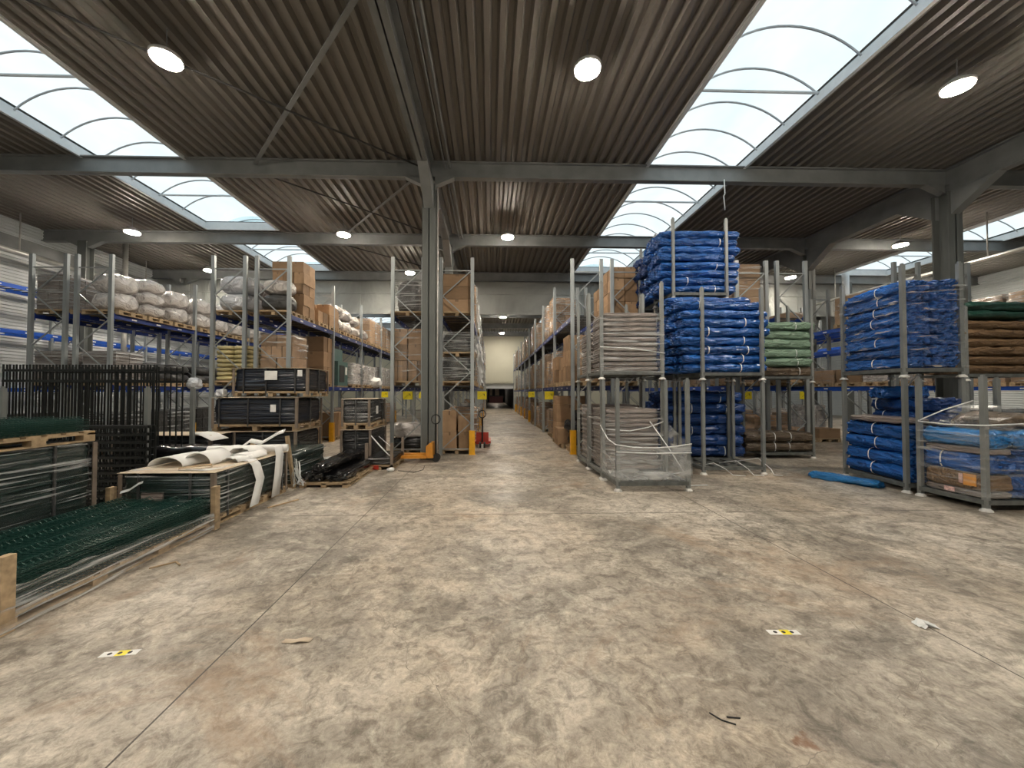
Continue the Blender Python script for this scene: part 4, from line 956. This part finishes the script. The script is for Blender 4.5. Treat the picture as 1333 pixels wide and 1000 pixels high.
tag(MB().ribbon([(-4.45, 6.9, 0.75), (-4.3, 7.0, 0.9), (-4.1, 7.0, 0.86), (-4.0, 7.05, 0.93), (-3.85, 7.1, 1.03), (-3.75, 7.1, 1.06)], (0.02, 0.04, 0.07), 0.006).build('foam_strip', 'foam', None, True),
    'twisted white foam strip sticking up past the end of the foam roll', 'foam strip')
tag(MB().box(-0.16, 0.16, -0.1, 0.1, 0, 0.02).build('cardboard_piece', 'ply', None, False, (-4.1, 5.5, 0.738)), 'small flat pale cardboard piece on the lid among the foam', 'cardboard')
tag(MB().bar((-4.28, 5.42, 0.75), (-4.0, 5.66, 0.765), 0.09, 0.02).build('wood_strip', 'wood', None), 'short wooden strip on the cardboard lid before the arched foam', 'wood strip')
tag(MB().bar((-4.6, 5.235, 0.36), (-4.32, 5.235, 0.36), 0.02, 0.22).build('card_sheet', 'taupe', None), 'grey card leaning on the near end of the green pack', 'card')
tag(MB().ribbon([(-4.85, 5.2, 0.47), (-4.75, 5.22, 0.5), (-4.63, 5.22, 0.58), (-4.58, 5.22, 0.6)], (0.0, 0.015, 0.03), 0.003).build('loose_strap', 'cord', None), 'white loose strap end curling beside the grey card', 'strap')

# black bar fence panels standing in a stillage behind
def bar_panel(w, h, n, rails, mat='fence', bw=0.018):
    mb = MB()
    for i in range(n):
        x = -w / 2 + i * w / (n - 1); mb.box(x - bw / 2, x + bw / 2, -bw / 2, bw / 2, 0, h)
    for z in rails: mb.box(-w / 2, w / 2, -0.02, 0.02, z - 0.02, z + 0.02)
    return mb.mesh('bar_panel', mat)
BARP = bar_panel(2.5, 2.1, 24, (0.12, 1.82, 2.0)); MESHP = bar_panel(2.6, 1.25, 34, [0.05 + 0.12 * i for i in range(11)], bw=0.014)
for i, yy in enumerate((6.74, 6.79, 7.35)): tag(put('bar_fence_panel', BARP, None, (-7.0, yy, 0.175)), 'black upright bar fence panel, %s from the front in the standing row' % ORD[i], 'fence panel', 'black bar fence panels')
for i in range(3): tag(put('mesh_fence_panel', MESHP, None, (-6.75 + 0.01 * i, 6.42 - 0.09 * i, 0.0)), 'black low mesh panel standing before the tall bar panels, %s' % ('rear', 'middle', 'front')[i], 'fence panel', 'black mesh panels')

# ------------------------------------------------------------------ stacking stillages
_still = {}
def stillage(x, y, w, d, z, label, h=2.07, rz=0.0, lean=(0, 0)):
    t = thing('post_stillage', label, 'stillage', (x, y, z), rz, 'steel post stillages')
    key = (round(w, 2), round(d, 2))
    if key not in _still:
        mb = MB(); b = 0.035
        for yy in (0.0, d): mb.box(0, w, yy - b, yy + b, 0.10, 0.17)
        for xx in (0.0, w): mb.box(xx - b, xx + b, 0, d, 0.10, 0.17)
        for i in range(1, 4): mb.box(i * w / 4 - 0.025, i * w / 4 + 0.025, 0, d, 0.12, 0.168)
        for yy in (0.33 * d, 0.67 * d): mb.box(0, w, yy - 0.02, yy + 0.02, 0.12, 0.16)
        _still[key] = mb.mesh('base_frame', 'still')
    put('base_frame', _still[key], t)
    pk = ('p', round(h, 2))
    if pk not in _still:
        _still[pk] = MB().box(-0.032, 0.032, -0.032, 0.032, 0.05, h - 0.03).box(-0.018, 0.018, -0.018, 0.018, h - 0.03, h + 0.0).mesh('post', 'post')
        mb = MB(); mb.tube([(0, 0, 0.0), (0, 0, 0.02), (0, 0, 0.05)], [0.075, 0.07, 0.036], 12); _still['foot'] = mb.mesh('foot_cup', 'foot')
    for i, (xx, yy) in enumerate(((0, 0), (w, 0), (0, d), (w, d))):
        p = put('post', _still[pk], t, (xx, yy, 0))
        if i == 1 and lean != (0, 0): p.rotation_euler = (lean[0], lean[1], 0)
        put('foot_cup', _still['foot'], p)
    return t
H = 2.07
stillage(2.33, 6.98, 1.3, 0.88, 0, 'nearest steel stillage right of the aisle, nearly empty and draped in film', lean=(0, 0))
for z, wd in ((0, 'lower'), (H, 'upper')):
    stillage(2.33, 7.96, 1.28, 1.0, z, '%s stillage holding taupe sacks behind the film-draped one' % wd)
    stillage(2.33, 9.06, 1.28, 1.0, z, '%s stillage of the second taupe stack, next to the rack corner' % wd)
    stillage(4.68, 8.33, 1.34, 1.05, z, '%s stillage of the front blue stack, %s' % (wd, 'empty' if z == 0 else 'full of blue bundles'))
    stillage(7.44, 10.28, 1.38, 0.82, z, '%s stillage with the %s bundles' % (wd, 'two brown' if z == 0 else 'sage green'), 2.07 if z == 0 else 2.3)
    stillage(7.47, 6.72, 0.92, 1.4, z, '%s stillage of the film-wrapped blue stack at right' % wd, rz=math.radians(-8))
    stillage(11.3, 8.8, 1.7, 0.95, z, '%s stillage of the brown sack stack at the right edge' % wd, 2.07 if z == 0 else 1.8)
for z, wd in ((0, 'bottom'), (H, 'middle'), (2 * H, 'top')):
    stillage(4.6, 9.47, 1.36, 1.03, z, '%s stillage of the three-high blue stack' % wd)
    stillage(4.62, 10.58, 1.36, 0.98, z, '%s stillage of the rear three-high blue stack' % wd)
stillage(7.5, 5.64, 1.42, 0.88, 0, 'low stillage of mixed blue and brown packs under film, right foreground')
t = stillage(-8.1, 6.62, 2.35, 0.98, 0, 'dark stillage around the standing black bar fence panels', 1.9)

# taupe flat sacks
def sacks(x, y, z, n, lx, ly, h, desc):
    for i in range(n):
        soft('flat_sack', 'taupe', x + R.uniform(-0.015, 0.015), y + R.uniform(-0.015, 0.015), z + i * h, lx, ly, h * 1.08, 'flat taupe plastic sack in the %s' % desc, 'sack', 'flat taupe sacks of the %s' % desc, 0.012, 8.0)
sacks(2.97, 8.46, 0.175, 13, 1.2, 0.92, 0.098, 'lower front pile right of the aisle')
sacks(2.97, 8.46, H + 0.175, 12, 1.2, 0.92, 0.104, 'upper front pile right of the aisle')
sacks(2.97, 9.56, 0.175, 12, 1.2, 0.92, 0.11, 'lower rear pile beside the rack corner')
sacks(2.97, 9.56, H + 0.175, 9, 1.2, 0.92, 0.11, 'upper rear pile beside the rack corner')
def sheet(p00, p10, p01, p11, nx, ny, amp, seed, sag=0.0):
    p00, p10, p01, p11 = map(Vector, (p00, p10, p01, p11)); nrm = (p10 - p00).cross(p01 - p00).normalized(); v = []
    for i in range(nx + 1):
        for j in range(ny + 1):
            a, b = i / nx, j / ny
            p = (p00 * (1 - a) + p10 * a) * (1 - b) + (p01 * (1 - a) + p11 * a) * b
            p = p + nrm * (amp * noise.noise(Vector((p.x * 3 + seed, p.y * 3, p.z * 6)))); p.z -= sag * b * math.sin(PI * a)
            v.append(p)
    k = ny + 1
    return v, [(i * k + j, (i + 1) * k + j, (i + 1) * k + j + 1, i * k + j + 1) for i in range(nx) for j in range(ny)]
def films(label, mat, quads, ropes=(), amp=0.03):
    t = thing('stretch_film', label, 'plastic film', Vector(quads[0][0]))
    o = Vector(quads[0][0]); mb = MB()
    for n, q in enumerate(quads):
        sag = q[4] if len(q) > 4 else 0.0
        v, f = sheet(*[Vector(p) - o for p in q[:4]], 14, 10, amp, n * 3.7, sag); mb.add(v, f)
    mb.build('sheet', mat, t, True)
    for r in ropes: MB().tube([Vector(p) - o for p in r], 0.011, 6).build('gathered_edge', 'filmedge', t, True)
films('loose clear film sagging round the posts of the nearest stillage right of the aisle', 'drape',
      [((2.29, 6.94, 0.2), (3.67, 6.94, 0.2), (2.29, 6.94, 0.86), (3.67, 6.94, 0.86), 0.06), ((2.28, 7.9, 0.2), (2.28, 6.94, 0.2), (2.28, 7.9, 1.12), (2.28, 6.94, 0.86), 0.12),
       ((3.68, 6.94, 0.2), (3.68, 7.9, 0.2), (3.68, 6.94, 0.86), (3.68, 7.9, 1.2), 0.05), ((2.35, 7.05, 0.19), (3.6, 7.05, 0.19), (2.35, 7.7, 0.23), (3.6, 7.7, 0.2))],
      [[(2.28, 7.9, 1.12), (2.28, 7.4, 0.9), (2.28, 6.94, 0.85), (2.6, 6.93, 0.80), (3.0, 6.93, 0.79), (3.35, 6.93, 0.81), (3.68, 6.93, 0.86)], [(3.3, 7.86, 1.2), (3.45, 7.4, 0.75), (3.62, 7.0, 0.25)], [(2.29, 6.93, 0.72), (3.0, 6.92, 0.69), (3.67, 6.92, 0.7)]])
films('clear film wrapped round the lower taupe piles right of the aisle', 'film',
      [((2.29, 10.1, 0.1), (2.29, 7.92, 0.1), (2.29, 10.1, 1.5), (2.29, 7.92, 1.42)), ((2.29, 7.92, 0.1), (3.65, 7.92, 0.1), (2.29, 7.92, 1.42), (3.65, 7.92, 1.45)), ((2.36, 7.95, 1.43), (3.6, 7.95, 1.45), (2.36, 8.9, 1.46), (3.6, 8.9, 1.48))],
      [[(2.29, 7.9, 1.05), (2.9, 7.9, 1.0), (3.3, 7.9, 1.08), (3.62, 7.9, 1.2)]])
films('clear film wrapped round the upper taupe piles right of the aisle', 'film',
      [((2.29, 10.1, 2.2), (2.29, 7.92, 2.2), (2.29, 10.1, 3.25), (2.29, 7.92, 3.46)), ((2.29, 7.92, 2.2), (3.65, 7.92, 2.2), (2.29, 7.92, 3.46), (3.65, 7.92, 3.46))],
      [[(2.29, 7.91, 2.75), (2.9, 7.9, 2.72), (3.65, 7.91, 2.62)]])

# blue bundles, each one an object
def blue_stack(x0, L, ys, z, n, h, mat, desc, w=0.5, straps=(-0.22, 0.24), step=None, extra=0):
    for j, y in enumerate(ys):
        for i in range(n + (extra if j == 1 else 0)):
            bundle(L, w, h, mat, '%s tarpaulin bundle in %s' % ({'bluetarp': 'blue', 'bluetarp_dark': 'navy blue', 'greentarp': 'sage green', 'browntarp': 'brown'}[mat], desc),
                   (x0 + L / 2 + R.uniform(-0.08, 0.08), y + R.uniform(-0.025, 0.025), z + i * (step or h * 0.93)), R.uniform(-0.02, 0.02), 'bundles in ' + desc, R.choice((straps, straps[:1], straps[1:], ())) if j == 0 else (), jitter=True)
blue_stack(4.2, 2.0, (8.6, 9.08), H + 0.175, 8, 0.215, 'bluetarp', 'the upper stillage of the front blue stack', extra=1)
blue_stack(4.28, 2.0, (9.74, 10.22), 2 * H + 0.175, 8, 0.215, 'bluetarp', 'the top stillage of the three-high blue stack')
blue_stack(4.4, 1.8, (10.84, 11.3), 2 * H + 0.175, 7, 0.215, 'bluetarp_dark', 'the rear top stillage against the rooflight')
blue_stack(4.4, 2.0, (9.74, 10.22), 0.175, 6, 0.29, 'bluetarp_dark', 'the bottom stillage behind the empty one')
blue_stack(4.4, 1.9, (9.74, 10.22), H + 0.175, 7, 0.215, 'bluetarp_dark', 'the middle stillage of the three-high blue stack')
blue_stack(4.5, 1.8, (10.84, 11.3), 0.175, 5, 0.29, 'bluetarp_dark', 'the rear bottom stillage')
blue_stack(6.98, 1.98, (10.48, 10.9), H + 0.42, 5, 0.27, 'greentarp', 'the stillage right of the blue stacks', 0.42)
for j, y in enumerate((10.48, 10.9)): bundle(1.95, 0.42, 0.26, 'browntarp', 'brown bundle under the sage green ones, %s row' % ('front', 'rear')[j], (7.98, y, H + 0.175), 0, None, (-0.35, 0.3))
for i in range(2):
    for j, y in enumerate((10.48, 10.9)): bundle(1.95, 0.42, 0.27, 'browntarp', '%s brown wrapped bundle in the low stillage below the green ones, %s row' % (('lower', 'upper')[i], ('front', 'rear')[j]), (7.94, y, 0.175 + i * 0.26), 0, 'brown bundles', (-0.1, 0.15))
for k in range(3):
    p = [(4.75 + 0.5 * k, 8.5 + 0.2 * k, 0.18), (4.95 + 0.5 * k, 8.4, 0.24 + 0.05 * k), (5.1 + 0.5 * k, 8.22, 0.14), (5.2 + 0.45 * k, 8.12, 0.03), (5.45 + 0.4 * k, 8.08, 0.02)]
    tag(MB().tube(p, 0.008, 5).build('loose_strap', 'cord', None, True), 'white loose strap over the base of the empty stillage, %s' % ('left', 'middle', 'right')[k], 'strap', 'loose white straps')
tag(MB().tube([(3.9, 8.35, 0.01), (4.15, 8.3, 0.05), (4.4, 8.45, 0.02), (4.6, 8.75, 0.02)], 0.01, 5).build('loose_strap', 'cord', None, True), 'white loose strap on the floor between film-draped and empty stillages', 'strap')
tag(MB().tube([(3.75, 7.3, 0.01), (3.95, 7.25, 0.03), (4.2, 7.35, 0.01)], 0.01, 5).build('loose_strap', 'cord', None, True), 'short white strap on the floor beside the nearest stillage', 'strap')

# film-wrapped blue stack at right, turned a little
def loc_b1(u, v): a = math.radians(-8); return (7.47 + u * math.cos(a) - v * math.sin(a), 6.72 + u * math.sin(a) + v * math.cos(a))
RZ = math.radians(82)
for i in range(8):
    for j, u in enumerate((0.23, 0.69)):
        x, y = loc_b1(u, 0.70); bundle(1.46, 0.47, 0.215, 'bluetarp', 'blue tarpaulin bundle in the film-wrapped upper load at right', (x, y, H + 0.175 + i * 0.197), RZ, 'bundles of the film-wrapped upper load', (-0.05,) if i % 2 == 0 or i > 4 else ())
for i in range(4):
    x, y = loc_b1(0.25, 0.72); bundle(1.5, 0.48, 0.27, 'bluetarp', 'blue bundle in the lower right stillage, %s of the left pile' % ('lowest', 'second', 'third', 'topmost')[i], (x, y, 0.175 + i * 0.255), RZ, None, (0.0,))
x, y = loc_b1(0.27, 0.72); soft('flat_sack', 'taupe', x, y, 1.215, 0.5, 1.35, 0.12, 'pale brown printed sack on the left blue pile in the lower right stillage', 'sack', None, 0.02, 5.0, rz=math.radians(-8))
for i in range(6):
    x, y = loc_b1(0.72, 0.70); bundle(1.46, 0.46, 0.27, 'bluetarp_dark' if i else 'bluetarp', 'navy bundle in the lower right stillage, %s from the bottom of the right pile' % ORD[i], (x, y, 0.175 + i * 0.25), RZ, None, (0.3,))
x, y = loc_b1(0.68, 0.95); bundle(0.85, 0.42, 0.24, 'bluetarp', 'navy bundle lying crosswise on top in the lower right stillage', (x, y, 1.68), math.radians(-8), None, ())
a0, a1, b0, b1 = loc_b1(-0.05, -0.05), loc_b1(0.97, -0.05), loc_b1(-0.05, 1.45), loc_b1(0.97, 1.45)
films('clear glossy film round the upper blue load at right', 'glossfilm',
      [((*a0, H + 0.18), (*a1, H + 0.18), (*a0, 3.72), (*a1, 3.72)), ((*b0, H + 0.18), (*a0, H + 0.18), (*b0, 3.75), (*a0, 3.72)), ((*a1, H + 0.18), (*b1, H + 0.18), (*a1, 3.72), (*b1, 3.75))], amp=0.05)
# low stillage of mixed packs
lay = (('taupe', 0.10, 'thin pale printed sack'), ('brownpack', 0.28, 'brown paper pack'), ('bluetarp', 0.32, 'blue bundle'), ('taupe', 0.10, 'flat brown sack'), ('bluetarp_light', 0.27, 'bright blue bundle'))
for j, xx in enumerate((7.74, 8.2, 8.66)):
    z = 0.175
    for i, (m, h, lab) in enumerate(lay):
        if j and m in ('brownpack', 'taupe'): m = ('bluetarp', 'bluetarp_dark')[j - 1]
        kind = {'bluetarp': 'blue bundle', 'bluetarp_dark': 'navy bundle', 'bluetarp_light': 'bright blue bundle', 'taupe': lab, 'brownpack': lab}[m]
        lb = '%s, %s layer of the %s row in the film-covered low stillage' % (kind, ('bottom', 'second', 'middle', 'fourth', 'top')[i], ('left', 'middle', 'right')[j])
        if m.startswith('blue'): bundle(0.92, 0.46, h, m, lb, (xx, 6.06, z), PI / 2, None, (0.1,) if i == 2 else ())
        else:
            o = soft('sack' if m == 'taupe' else 'paper_pack', m, xx, 6.06, z, 0.45, 0.88, h, lb, 'pack', None, 0.014, 6.0)
            if m == 'brownpack':
                MB().box(-0.236, -0.222, -0.30, -0.14, 0.07, 0.25).build('orange_label', 'orangesticker', o); MB().box(-0.236, -0.222, -0.13, -0.08, 0.09, 0.24).build('red_label', 'pinksticker', o)
            elif i == 0: MB().box(-0.236, -0.224, -0.02, 0.12, 0.02, 0.09).build('printed_label', 'pinksticker', o)
        z += h * 0.95
soft('sack', 'browntarp', 8.3, 6.1, 1.19, 0.9, 0.7, 0.28, 'brown sack heaped under film on top of the low mixed stillage', 'sack', None, 0.05, 3.0)
films('milky stretch film drawn over the low mixed stillage at right', 'filmlight',
      [((7.46, 6.52, 0.2), (7.46, 5.6, 0.2), (7.46, 6.52, 1.3), (7.46, 5.6, 1.3)), ((7.46, 5.6, 0.2), (8.95, 5.6, 0.2), (7.46, 5.6, 1.3), (8.95, 5.6, 1.36)),
       ((7.46, 6.5, 1.3), (7.46, 5.6, 1.3), (8.2, 6.3, 1.66), (8.2, 5.62, 1.5)), ((8.2, 6.3, 1.66), (8.2, 5.62, 1.5), (8.95, 6.5, 1.6), (8.95, 5.6, 1.36))],
      [[(7.46, 6.5, 1.3), (7.45, 6.1, 1.28), (7.45, 5.6, 1.3), (8.2, 5.59, 1.33), (8.95, 5.6, 1.38)], [(7.46, 6.5, 1.31), (7.8, 6.4, 1.5), (8.2, 6.3, 1.66)]])
bundle(1.12, 0.34, 0.13, 'bluetarp_light', 'loose bright blue bundle lying on the floor before the right stillage', (7.1, 7.55, 0.0), math.radians(-66), None, (), 1)
# brown sack stack at the right edge
for j, y in enumerate((9.02, 9.5)):
    for i in range(6):
        bundle(2.0, 0.47, 0.23, 'brownpack', 'long brown sack in the upper stillage at the right edge, %s row' % ('front', 'rear')[j], (12.15, y, H + 0.175 + i * 0.213), 0, 'long brown sacks in the %s row' % ('front', 'rear')[j], ())
    for i in range(2): bundle(1.9, 0.46, 0.22, 'darkgreentarp', 'dark green bundle, %s on the brown sacks, %s row' % (('lower', 'upper')[i], ('front', 'rear')[j]), (12.35, y, H + 0.175 + 1.31 + i * 0.2), 0, None, ())
    for i in range(5): bundle(1.9, 0.46, 0.26, 'browntarp' if i < 3 else 'blackwrap', 'dark bundle in the lower stillage at the right edge, %s from the bottom, %s row' % (ORD[i], ('front', 'rear')[j]), (12.15, y, 0.175 + i * 0.24), 0, None, ())

# ------------------------------------------------------------------ black packs left of the aisle
pack(-6.1, -4.3, 8.65, 9.9, 0, 0.78, 'blackwrap', 'bottom black wrapped pack of the three-high pile, mostly hidden', 'ply', (-0.3, 0.1), (), True)
pack(-6.12, -4.28, 8.65, 9.9, 0.95, 0.58, 'bluewrap', 'middle black wrapped pack of the three-high pile, small white label at right', 'ply', (-0.42, -0.08, 0.3), (0.0,), True, labels=(('f', 0.42, 0.5, 0.12, 0.16),))
pack(-5.68, -4.05, 8.65, 9.72, 1.705, 0.50, 'bluewrap', 'topmost black wrapped pack of the three-high pile, large white label on its front', 'ply', (-0.36, -0.06, 0.33), (0.0,), True, 0.12, labels=(('f', 0.03, 0.47, 0.27, 0.2), ('f', 0.66, 0.52, 0.1, 0.14)))
soft('sack', 'balewhite', -6.0, 8.75, 1.71, 0.16, 0.16, 0.16, 'small white package beside the topmost black pack', 'package', None, 0.01, 6)
pack(-7.4, -5.5, 7.75, 8.45, 0, 0.80, 'blackwrap', 'black wrapped pack with a pale board lid before the bar fence panels', 'ply', (), (), True)
tag(MB().ribbon([(-5.95, 7.8, 0.975), (-5.75, 7.7, 0.975), (-5.62, 7.66, 0.95), (-5.4, 7.62, 0.86)], (0.2, 0.2, 0.03), 0.006).build('foam_sheet', 'foam', None, True), 'white sheet lying over the end of the pale board lid', 'foam sheet')
soft('black_package', 'blacktube', -5.6, 7.35, 0.0, 1.5, 0.5, 0.82, 'black plastic-wrapped package behind the foam roll', 'package', None, 0.03, 6)
t = pack(-4.5, -3.72, 7.42, 8.85, 0, 0.58, 'greenwrap', 'slanted glossy green-black wrapped bundle beside the flat black bundles', None, (), (), False, 0.06, film='packfilm', amp=0.05)
MB().bar((-3.68, 7.36, 0.0), (-3.82, 7.36, 0.98), 0.07, 0.05).build('corner_post', 'wood', t, False, (4.11, -8.135, 0)); MB().bar((-4.45, 7.36, 0.0), (-4.45, 7.36, 0.85), 0.07, 0.05).build('corner_post', 'wood', t, False, (4.11, -8.135, 0))
tag(put('pallet', pallet_mesh(0.9, 2.1, 0.1), None, (-3.14, 8.42, 0)), 'low pallet under the flat shiny black bundles', 'pallet', 'wooden pallets')
for x, z, h, w, lab in ((-3.36, 0.102, 0.2, 0.42, 'left, lower'), (-2.93, 0.102, 0.16, 0.42, 'right, low'), (-3.22, 0.29, 0.15, 0.36, 'uppermost in the middle')):
    bundle(2.05, w, h, 'blacktube', 'flat shiny black plastic bundle on the low pallet, ' + lab, (x, 8.42, z), PI / 2, None, (), name='plastic_bundle', cat='plastic bundle')
pack(-3.68, -2.95, 9.6, 11.0, 0, 0.72, 'blackwrap', 'lower pack of the narrow two-high black pile by the rack', 'ply', (0.0,), (), True)
pack(-3.66, -2.98, 9.6, 11.0, 0.9, 0.58, 'blackwrap', 'upper pack of the narrow two-high black pile, film bright on its end', 'ply', (0.0,), (0.3,), True, labels=(('s', -0.2, 0.45, 0.16, 0.2),), film='packfilm')
t = pack(-2.9, -2.25, 9.0, 10.2, 0, 0.16, 'blackwrap', 'low pallet of black sheeting with white straps before the orange pallet truck', None, (), (), False, 0.12)
for x, y in ((-0.29, -0.57), (0.29, -0.57), (0.29, 0.55)): MB().box(x - 0.03, x + 0.03, y - 0.03, y + 0.03, 0, 0.62).build('corner_post', 'board', t)
MB().tube([(-0.3, -0.2, 0.75), (0.0, -0.4, 0.5), (0.2, -0.55, 0.36), (0.3, -0.58, 0.3)], 0.014, 6).build('strap', 'cord', t, True); MB().tube([(-0.2, 0.1, 0.7), (0.1, -0.2, 0.55), (0.28, -0.5, 0.5)], 0.01, 6).build('strap', 'cord', t, True)
MB().box(-0.2, 0.0, -0.62, -0.605, 0.02, 0.11).build('red_label', 'red', t)
soft('crumpled_film', 'filmedge', -2.27, 8.85, 0.0, 0.18, 0.12, 0.1, 'crumpled white plastic scrap at the corner of the strapped low pallet', 'scrap', None, 0.03, 2.2)
soft('crumpled_film', 'filmedge', -3.95, 9.4, 0.0, 0.5, 0.4, 0.22, 'crumpled pale film on the floor behind the flat black bundles', 'scrap', None, 0.06, 2.2)
mb = MB(); rr = random.Random(11)
for i in range(12):
    p = Vector((-3.66 + rr.uniform(0, 0.08), 7.2 + rr.uniform(0, 0.12), rr.uniform(0.3, 0.6))); pts = [p]
    for j in range(4): p = p + Vector((rr.uniform(-0.02, 0.05), rr.uniform(-0.03, 0.03), -p.z * rr.uniform(0.2, 0.45))); pts.append(p)
    mb.ribbon(pts, (0.02, rr.uniform(-0.04, 0.04), 0.0), 0.003)
tag(mb.build('torn_film', 'filmedge'), 'torn shreds of white film hanging at the far end of the green pack', 'plastic film')

# ------------------------------------------------------------------ pallet trucks
def pallet_truck(x, y, rz, mat, label, turn=0.0):
    t = thing('pallet_truck', label, 'pallet truck', (x, y, 0), rz)
    for sx in (-1, 1):
        f = MB().box(sx * 0.19 - 0.08, sx * 0.19 + 0.08, 0.0, 1.05, 0.12, 0.19).prism([(1.05, 0.1), (1.15, 0.14), (1.05, 0.19)], 'x', sx * 0.19 - 0.07, sx * 0.19 + 0.07).build('fork', mat, t)
        MB().tube([(sx * 0.19 - 0.05, 0.95, 0.06), (sx * 0.19 + 0.05, 0.95, 0.06)], 0.06, 12).build('roller', 'rubber', f)
    MB().prism([(-0.16, 0.12), (0.02, 0.12), (0.02, 0.42), (-0.08, 0.5), (-0.14, 0.5)], 'x', -0.2, 0.2).build('pump_body', mat, t)
    for sx in (-1, 1): MB().tube([(sx * 0.07 - 0.03, -0.22, 0.1), (sx * 0.07 + 0.03, -0.22, 0.1)], 0.1, 16).build('steer_wheel', 'rubber', t)
    h = MB().tube([(0, 0.0, 0.2), (0, -0.02, 0.8), (0, -0.04, 1.0)], 0.026, 8).build('handle', 'rubber', t, False, (0, -0.2, 0)); h.rotation_euler[2] = turn
    MB().tube([(0.11 * math.sin(a), -0.045, 1.1 + 0.12 * math.cos(a)) for a in [2 * PI * i / 18 for i in range(19)]], 0.014, 8).build('grip_loop', 'rubber', h)
pallet_truck(-1.62, 10.1, math.radians(90), 'orange', 'orange pallet truck with black handle parked before the grey column', math.radians(-80))
pallet_truck(-0.25, 12.7, 0, 'red', 'red pallet truck with upright black handle in the aisle by the yellow guards')

# ------------------------------------------------------------------ litter and stickers on the floor
def sticker(x, y, rz, label):
    t = thing('floor_sticker', label, 'floor sticker', (x, y, 0.0), rz)
    MB().box(-0.115, 0.115, -0.028, 0.028, 0.0005, 0.002).build('strip', 'white', t); MB().box(-0.02, 0.05, -0.028, 0.028, 0.002, 0.003).build('yellow_band', 'sign', t)
    for i in (-1, 0, 1): MB().tube([(i * 0.062, 0, 0.003), (i * 0.062, 0, 0.0036)], 0.014, 12).build('dark_mark', 'black', t)
sticker(-2.55, 2.76, 0.12, 'white and yellow marked sticker on the floor at left')
sticker(2.2, 2.86, -0.03, 'white and yellow marked sticker on the floor at right')
mb = MB(); rr = random.Random(3)
for i in range(5): mb.ribbon([(-0.06 + rr.uniform(-.01, .02), rr.uniform(-.03, .03), 0.004), (-0.02, rr.uniform(-.03, .03), 0.02 + rr.uniform(0, .02)), (0.02, rr.uniform(-.03, .03), 0.008 + rr.uniform(0, .02)), (0.07, rr.uniform(-.03, .03), 0.004)], (rr.uniform(-.02, .02), 0.035, rr.uniform(-.004, .012)), 0.002)
tag(mb.build('crumpled_wrapper', 'filmedge', None, False, (3.34, 2.88, 0.002)), 'crumpled silvery wrapper on the floor joint at right', 'litter')
tag(MB().ribbon([(-1.5, 2.84, 0.002), (-1.42, 2.83, 0.004), (-1.36, 2.83, 0.016), (-1.3, 2.84, 0.004)], (0.01, 0.045, 0), 0.002).build('paper_scrap', 'ply', None, True), 'small cream paper scrap on the floor left of centre', 'litter')
tag(MB().tube([(1.23, 2.16, 0.004), (1.27, 2.11, 0.004), (1.33, 2.08, 0.004)], 0.004, 5).build('wire_scrap', 'black', None, True), 'thin dark curved wire scrap on the foreground floor', 'litter')
tag(MB().tube([(1.31, 2.13, 0.004), (1.38, 2.12, 0.004)], 0.004, 5).build('wire_scrap', 'black', None, True), 'short straight dark wire scrap beside the curved one', 'litter')
tag(MB().bar((-3.47, 4.05, 0.008), (-3.32, 4.2, 0.008), 0.015, 0.01).bar((-3.32, 4.2, 0.008), (-3.22, 4.12, 0.008), 0.015, 0.01).build('wood_strip', 'wood'), 'thin bent wood strip on the floor beside the panel crate', 'litter')
tag(MB().bar((-3.45, 6.1, 0.01), (-3.2, 6.55, 0.01), 0.03, 0.015).build('wood_strip', 'wood'), 'thin wood strip on the floor beside the foam-strewn pack', 'litter')
tag(MB().tube([(-2.1, 8.9, 0.008), (-1.7, 8.7, 0.008), (-1.55, 9.0, 0.008), (-1.6, 9.5, 0.008)], 0.008, 5).build('power_cable', 'rubber', None, True), 'thin dark cord looped on the floor by the orange truck', 'cord')

# ------------------------------------------------------------------ sky and camera
w = bpy.data.worlds.new('overcast_sky'); S.world = w; w.use_nodes = True; nt = w.node_tree
bg = nt.nodes['Background']; n = N(nt, 'ShaderNodeTexNoise', Scale=2.2, Detail=5.0); tc = nt.nodes.new('ShaderNodeTexCoord')
nt.links.new(tc.outputs['Generated'], n.inputs['Vector'])
r = ramp(nt, n.outputs['Fac'], [(0.35, (0.86, 0.965, 1.0)), (0.65, (0.95, 0.995, 1.0))])
nt.links.new(r.outputs[0], bg.inputs[0]); bg.inputs[1].default_value = 1.05
cd = bpy.data.cameras.new('camera'); cam = bpy.data.objects.new('camera', cd); C.objects.link(cam)
cd.sensor_fit = 'HORIZONTAL'; cd.sensor_width = 36; cd.lens = 36 * 500 / 1333; cd.shift_x = (666.5 - 651.97) / 1333
cd.clip_start = 0.05; cd.clip_end = 200
cam.location = (0, 0, 1.8); cam.rotation_euler = (math.radians(90 + 1.25), 0, math.radians(-1.6))
S.camera = cam
S.view_settings.view_transform = 'Standard'; S.view_settings.look = 'None'; S.view_settings.gamma = 1.0; S.view_settings.exposure = 0.25
S.view_settings.use_curve_mapping = False
S.cycles.max_bounces = 8; S.cycles.transparent_max_bounces = 24
